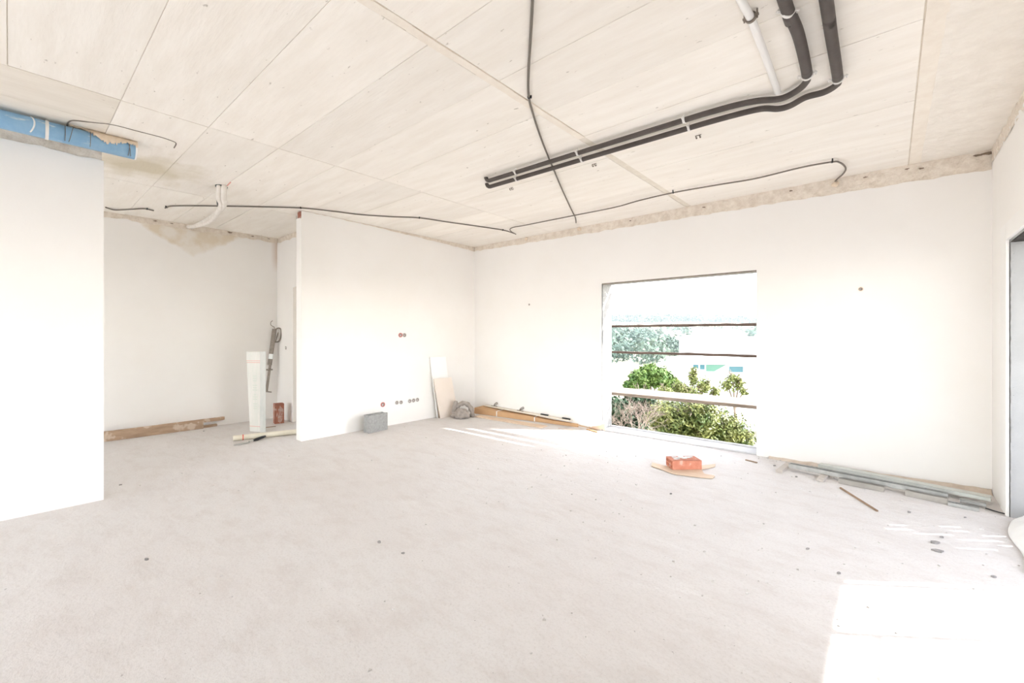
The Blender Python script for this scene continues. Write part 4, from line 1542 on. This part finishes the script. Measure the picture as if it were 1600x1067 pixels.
for i in range(1400):
    if 250 < i < 500 or 650 < i < 1000:
        continue
    if i < 500:
        x, y = random.uniform(-5.5, 0.6), random.uniform(0.6, 5.3)
    elif i < 1000:
        x, y = random.uniform(-2.6, 0.62), random.uniform(2.5, 5.4)
    else:
        x, y = random.uniform(-1.1, 0.62), 5.43 - abs(random.gauss(0, 0.16))
    if y > YW - 0.02 or x < -5.4 or (x < -2.7 and y > 4.3) or (-1.9 < x < -1.1 and 3.9 < y < 4.8):
        continue
    r = random.choice((0.003, 0.004, 0.005, 0.008)) * random.uniform(0.6, 1.3)
    a_ = random.random() * 6
    gr.prism([(x + r * math.cos(a_ + q * 2.1) * random.uniform(0.7, 1.2), y + r * math.sin(a_ + q * 2.1), 0.0005) for q in range(3)], (0, 0, r * 0.7))
tag(gr.build('floor_grit', GRIT), 'fine grit and crumbs scattered over the floor', 'grit', kind='stuff')
# orange dust heap along the window wall
mb = MB()
nn = 90
for i in range(nn + 1):
    x = -1.0 + (XR - 0.005 + 1.0) * i / nn
    wd = 0.05 + 0.04 * nz(x * 4, 1, 1) + 0.05 * (i / nn)
    hg = 0.020 + 0.012 * nz(x * 9, 2, 1) + 0.02 * (i / nn) ** 3
    mb.v += [Vector((x, YW - wd, 0.0008)), Vector((x, YW - wd * 0.5, hg * 0.55 + 0.004 * nz(x * 30, 1, 5))), Vector((x, YW - 0.001, hg))]
for i in range(nn):
    for k in range(2):
        a = i * 3 + k
        mb.f.append((a, a + 1, a + 4, a + 3))
tag(mb.build('dust_heap', mat('sandy_dust', (0.70, 0.61, 0.525), 0.95, (0.58, 0.49, 0.405), 9, 6, bump=0.5, bump_scale=60)), 'sandy dust swept along the foot of the window wall', 'dust', kind='stuff')

# ================================================================== OUTSIDE THE WINDOW
gp = MB()
gp.face(((-160, YO + 0.4, -3.2), (120, YO + 0.4, -3.2), (120, 260, -3.2), (-160, 260, -3.2)))
struct(gp.build('ground', GROUND), 'garden ground far below the window')

# scaffold
sc_ = thing('scaffold', (-2.2, 6.3, -3.2), 'scaffold platform with wooden guard rails outside the window', 'scaffold')
random.seed(4)
yk = 5.93
for i, w in enumerate((0.21, 0.21, 0.21)):
    MB().box((-4.6, yk, 0.445), (0.6, yk + w - 0.006, 0.487)).build('deck_plank', DECK, sc_, bevel=0.004)
    yk += w
yk = 5.93  # upper deck added out of view, gaps widened to streak the sun
for i, w in enumerate((0.205, 0.21, 0.215)):
    pts = []
    for xx in range(27):
        pts.append((-4.6 + 0.2 * xx, yk + 0.010 * nz(xx * 0.5, i, 3)))
    for xx in range(26, -1, -1):
        pts.append((-4.6 + 0.2 * xx, yk + w - 0.085 + 0.022 * nz(xx * 0.7, i, 9)))
    MB().prism([(a_, b_, 2.465) for a_, b_ in pts], (0, 0, 0.042)).build('deck_plank', DECK, sc_)
    yk += w
for z in (1.49, 1.06):
    mb = MB()
    n = 40
    pts = [Vector((-4.6 + 5.2 * i / n, 6.63 + 0.006 * nz(i, z, 1), z + 0.007 * nz(i * 0.6, z * 9, 3))) for i in range(n + 1)]
    mb.tube(pts, [0.020 + 0.005 * nz(i * 1.3, z, 7) for i in range(n + 1)], 8)
    mb.build('guard_rail', RAILW, sc_)
for x in (-4.4, 0.4):
    for y in (5.96, 6.6):
        MB().tube([(x, y, -3.2), (x, y, 3.6)], 0.024, 10).build('standard', ZINC, sc_, smooth=True)
    for zt_ in (0.425, 2.445):
        MB().tube([(x, 5.9, zt_), (x, 6.66, zt_)], 0.02, 8).build('transom', ZINC, sc_)


# plants
def leaves(mb, blobs, count, size, seed, shell=0.55):
    rnd = random.Random(seed)
    tot = sum(b[3] for b in blobs)
    for b in blobs:
        c, r, sz, wgt = b
        for i in range(int(count * wgt / tot)):
            d = Vector((rnd.gauss(0, 1), rnd.gauss(0, 1), rnd.gauss(0, 1))).normalized()
            rr = (shell + (1 - shell) * rnd.random()) * (0.8 + 0.45 * nz(d.x * 2.3, d.y * 2.3, d.z * 2.3 + seed))
            p = c + Vector((d.x * r * rr, d.y * r * rr, d.z * sz * rr))
            n = (d + Vector((rnd.uniform(-1, 1), rnd.uniform(-1, 1), rnd.uniform(-0.4, 1.2)))).normalized()
            t1 = n.cross(Vector((rnd.uniform(-1, 1), rnd.uniform(-1, 1), rnd.uniform(-1, 1)))).normalized()
            t2_ = n.cross(t1)
            s = size * rnd.uniform(0.6, 1.3)
            mb.face((p - t1 * s, p + t2_ * s * 0.42 + n * s * 0.12, p + t1 * s, p - t2_ * s * 0.42 + n * s * 0.12))
    return mb


def twigs(mb, p, d, L, r, depth, rnd, spread=0.7):
    if depth == 0 or r < 0.001:
        return
    q = p + d * L
    m_ = p.lerp(q, 0.5) + Vector((rnd.uniform(-1, 1), rnd.uniform(-1, 1), rnd.uniform(-1, 1))) * L * 0.08
    mb.tube([p, m_, q], [r, r * 0.85, r * 0.7], 5, cap=False)
    for i in range(rnd.choice((2, 3, 3))):
        nd = (d + Vector((rnd.uniform(-1, 1), rnd.uniform(-1, 1), rnd.uniform(-0.7, 0.9))) * spread).normalized()
        twigs(mb, p.lerp(q, rnd.uniform(0.55, 1.0)), nd, L * rnd.uniform(0.6, 0.85), r * 0.66, depth - 1, rnd, spread)


def plant(name, label, blobs, count, size, m, seed, trunk, cat='shrub', shell=0.5):
    b0_ = Vector((trunk.x, trunk.y, -3.2))
    root = thing(name, tuple(b0_), label, cat)
    fo = leaves(MB(), blobs, count, size, seed, shell).build('foliage', m, root)
    tag(fo, kind='stuff')
    mb = MB()
    rnd = random.Random(seed)
    top_ = trunk
    mb.tube(smooth_path([b0_, b0_.lerp(top_, 0.5) + Vector((0.08, 0, 0)), top_], 4), [0.07 - 0.005 * i for i in range(9)], 8)
    for b in blobs:
        mb.tube([top_, top_.lerp(b[0], 0.5) + Vector((0, 0, 0.05)), b[0]], [0.03, 0.02, 0.012], 6)
        for i in range(3):
            twigs(mb, b[0], Vector((rnd.uniform(-1, 1), rnd.uniform(-1, 1), rnd.uniform(0, 1))).normalized(), b[1] * 0.5, 0.010, 3, rnd)
    mb.build('branches', TWIG, root)
    return root


D = 9.5
bl = []
for (u, v, ru, rv, w) in ((1045, 655, 42, 40, 3), (1090, 650, 48, 44, 4), (1135, 672, 40, 38, 3), (1160, 690, 24, 26, 1.2), (1060, 690, 45, 30, 2), (1110, 690, 50, 30, 2), (1030, 690, 30, 25, 1.2)):
    bl.append((onD(u, v, D + random.uniform(-0.3, 0.3)), ru * D / F, rv * D / F, w))
plant('leafy_shrub', 'big glossy leafy shrub filling the window below the scaffold deck', bl, 20000, 0.043, LEAF1, 5, onD(1090, 690, D), shell=0.35)
D2 = 11.0
bl = []
for (u, v, ru, rv, w) in ((1083, 588, 10, 22, 1), (1062, 605, 15, 14, 1), (1100, 603, 16, 18, 1.2), (1040, 610, 14, 10, .7), (1118, 612, 10, 12, .6), (1078, 612, 22, 16, 1.2)):
    bl.append((onD(u, v, D2 + random.uniform(-0.2, 0.2)), ru * D2 / F, rv * D2 / F, w))
plant('leafy_shrub', 'yellowish loose shrub rising above the scaffold deck in the middle', bl, 3000, 0.045, LEAF4, 9, onD(1080, 640, D2), shell=0.2)
bl = []
for (u, v, ru, rv, w) in ((1137, 602, 15, 13, 1), (1155, 600, 13, 15, 1), (1145, 590, 14, 10, .8), (1162, 612, 9, 8, .5)):
    bl.append((onD(u, v, D2), ru * D2 / F, rv * D2 / F, w))
plant('small_tree', 'sparse little tree in front of the white house', bl, 900, 0.045, LEAF4, 13, onD(1148, 640, D2), 'tree', shell=0.2)
D3 = 14.0
bl = []
for (u, v, ru, rv, w) in ((1000, 592, 22, 20, 2), (1030, 590, 24, 20, 2), (1015, 580, 20, 14, 1.3), (1050, 600, 18, 14, 1), (985, 602, 14, 10, .8)):
    bl.append((onD(u, v, D3), ru * D3 / F, rv * D3 / F, w))
plant('round_bush', 'dense bright green round bush at the left of the window view', bl, 9000, 0.055, LEAF2, 17, onD(1018, 625, D3), 'bush', shell=0.6)
D4 = 12.0
bl = []
for (u, v, ru, rv, w) in ((965, 640, 32, 24, 2), (985, 665, 34, 26, 2), (950, 672, 30, 24, 2), (1010, 640, 24, 26, 1.4), (1000, 620, 28, 14, 1.2)):
    bl.append((onD(u, v, D4), ru * D4 / F, rv * D4 / F, w))
plant('dark_hedge_bush', 'dark green bush behind the bare branches', bl, 4200, 0.075, LEAF3, 23, onD(985, 690, D4), 'bush', shell=0.5)
# bare branching shrub
bp_ = onD(985, 700, 8.2)
root = thing('bare_shrub', (bp_.x, bp_.y, -3.2), 'bare twiggy shrub at the lower left of the window view', 'shrub')
mb = MB()
rnd = random.Random(31)
mb.tube([(bp_.x, bp_.y, -3.2), tuple(bp_)], [0.05, 0.035], 7)
for i in range(7):
    d_ = (Vector((-CT, -ST, 0)) * rnd.uniform(-0.5, 0.9) + Vector((0, 0, 1)) * rnd.uniform(0.35, 1.0) + Vector((ST, -CT, 0)) * rnd.uniform(-0.3, 0.3)).normalized()
    twigs(mb, bp_, d_, 0.40, 0.0085, 6, rnd, 0.85)
mb.build('branches', mat('bleached_twig', (0.36, 0.29, 0.24), 0.9, (0.28, 0.22, 0.18), 9, 3), root)

# white house
def hp(u, v, d):
    return onD(u, v, d)


DH = 22.0
hl = hp(1061, 531, DH)
e2 = (Vector((-ST, CT, 0)) + Vector((CT, ST, 0)) * 0.42).normalized()
e1 = Vector((e2.y, -e2.x, 0))
root = thing('white_house', (hl.x, hl.y, -3.2), 'white rendered house with a flat roof seen through the window', 'house')
Mh = Matrix(((e1.x, e2.x, 0, hl.x), (e1.y, e2.y, 0, hl.y), (0, 0, 1, 0), (0, 0, 0, 1)))
zt = hl.z
MB().box((0, 0, -3.2), (13, 9, zt), Mh).build('walls', HOUSE, root)
MB().box((-0.12, -0.12, zt), (13.1, 9.1, zt + 0.16), Mh).build('roof_slab', HOUSE, root)


def hx(u):
    # distance along the facade seen at pixel column u
    a = ray(u, HY)
    den = a.x * e1.y - a.y * e1.x
    return (hl.x * a.y - hl.y * a.x) / den if abs(den) > 1e-6 else 0


def hz(u, v):
    w = hx(u)
    p = Vector((hl.x, hl.y, 0)) + e1 * w
    dep = p.x * -ST + p.y * CT
    return CAMZ + (HY - v) / F * dep


for (u0, u1, v0, v1, m, lab) in ((1083, 1092, 569.5, 576, PANE, None), (1093, 1101, 569.5, 577, PANE, None), (1103, 1134, 569, 580, PANEG, 'greenish pane'), (1139, 1161, 572, 581, PANE, None)):
    x0, x1 = abs(hx(u0)), abs(hx(u1))
    z1, z0 = hz(u0, v0), hz(u0, v1)
    fr = MB()
    w = 0.05
    fr.box((x0 - w, -0.05, z0 - w), (x1 + w, 0.0, z0), Mh)
    fr.box((x0 - w, -0.05, z1), (x1 + w, 0.0, z1 + w), Mh)
    fr.box((x0 - w, -0.05, z0), (x0, 0.0, z1), Mh)
    fr.box((x1, -0.05, z0), (x1 + w, 0.0, z1), Mh)
    f_ = fr.build('window', HOUSE, root)
    pn = MB().box((x0, -0.02, z0), (x1, -0.005, z1), Mh).build('pane', m, f_)
    if lab:
        tag(pn, lab)
        tri = [Mh @ Vector(c_) for c_ in ((x1, -0.03, z1 - 0.02), (x1, -0.03, z0), (x0 + (x1 - x0) * 0.42, -0.03, z0))]
        tag(MB().prism(tri, tuple(e2 * 0.006)).build('blind', HOUSE, f_), 'slanting white blind')

# hillside beyond
hb = MB()
nu, nd = 60, 26
for i in range(nu + 1):
    for j in range(nd + 1):
        lat = -1.2 + 2.6 * i / nu
        d = 45 + (330 - 45) * (j / nd) ** 1.3
        p = Vector((-ST, CT, 0)) * d + Vector((CT, ST, 0)) * (lat * d)
        s = j / nd
        top_v = 497 + 7 * lat
        z = -3.4 + (CAMZ + (HY - top_v) / F * 330 + 3.4) * (s ** 1.6) + 1.6 * s * nz(p.x * 0.02, p.y * 0.02, 1) + 0.7 * nz(p.x * 0.06, p.y * 0.06, 2) * min(1, s * 3)
        hb.v.append(Vector((p.x, p.y, z)))
for i in range(nu):
    for j in range(nd):
        a = i * (nd + 1) + j
        hb.f.append((a, a + nd + 1, a + nd + 2, a + 1))
hillside = struct(hb.build('hillside', HILL, smooth=True), 'pale hillside across the valley')


def hill_z(lat, d):
    s = ((d - 45) / (330 - 45)) ** (1 / 1.3)
    p = Vector((-ST, CT, 0)) * d + Vector((CT, ST, 0)) * (lat * d)
    top_v = 497 + 7 * lat
    return p, -3.4 + (CAMZ + (HY - top_v) / F * 330 + 3.4) * (s ** 1.6) + 1.6 * s * nz(p.x * 0.02, p.y * 0.02, 1) + 0.7 * nz(p.x * 0.06, p.y * 0.06, 2) * min(1, s * 3)


ht = MB()
rnd = random.Random(77)


def far_tree(lat, d, r, cards=70):
    p, z = hill_z(lat, d)
    for q in range(cards):
        dv = Vector((rnd.gauss(0, 1), rnd.gauss(0, 1), rnd.gauss(0, 1))).normalized() * rnd.uniform(0.45, 1.05)
        c_ = Vector((p.x + dv.x * r, p.y + dv.y * r, z + r * 0.8 + dv.z * r * 0.9))
        n_ = (dv + Vector((rnd.uniform(-1, 1), rnd.uniform(-1, 1), rnd.uniform(-0.3, 1)))).normalized()
        t1 = n_.cross(Vector((rnd.uniform(-1, 1), rnd.uniform(-1, 1), rnd.uniform(-1, 1)))).normalized()
        t2_ = n_.cross(t1)
        s_c = r * rnd.uniform(0.14, 0.30) * (70 / max(70, cards)) ** 0.5
        ht.face((c_ - t1 * s_c, c_ + t2_ * s_c * 0.8, c_ + t1 * s_c, c_ - t2_ * s_c * 0.8))


for i in range(330):
    lat = rnd.uniform(0.16, 0.62)
    d = rnd.uniform(290, 328)
    far_tree(lat, d, rnd.uniform(1.6, 3.6), 40)
for i in range(200):
    lat = rnd.uniform(0.16, 0.62)
    d = rnd.uniform(120, 290)
    if nz(lat * 14, d * 0.02, 5) > 0.0:
        far_tree(lat, d, rnd.uniform(1.0, 2.2), 40)
for i in range(110):
    lat = rnd.uniform(0.18, 0.40)
    d = rnd.uniform(62, 150)
    if nz(lat * 16, d * 0.045, 8) > -0.05:
        far_tree(lat, d, rnd.uniform(1.2, 2.4), 200)
tag(ht.build('hillside_woods', HTREE), 'hazy woodland covering the far hillside', 'woodland', kind='stuff')

# summer haze over the valley
hzb = MB()
Mz = Matrix(((CT, -ST, 0, 0), (ST, CT, 0, 0), (0, 0, 1, 0), (0, 0, 0, 1)))
hzb.box((-60, 34, -6), (330, 345, 40), Mz)
hm = bpy.data.materials.new('valley_haze')
hm.use_nodes = True
hn = hm.node_tree.nodes
hn.remove(hn['Principled BSDF'])
vs = hn.new('ShaderNodeVolumeScatter')
vs.inputs['Color'].default_value = (0.86, 0.94, 1.0, 1)
vs.inputs['Density'].default_value = 0.0007
vs.inputs['Anisotropy'].default_value = 0.2
hm.node_tree.links.new(vs.outputs[0], hn['Material Output'].inputs['Volume'])
tag(hzb.build('valley_haze', hm), 'pale haze hanging over the far valley', 'haze', kind='stuff')
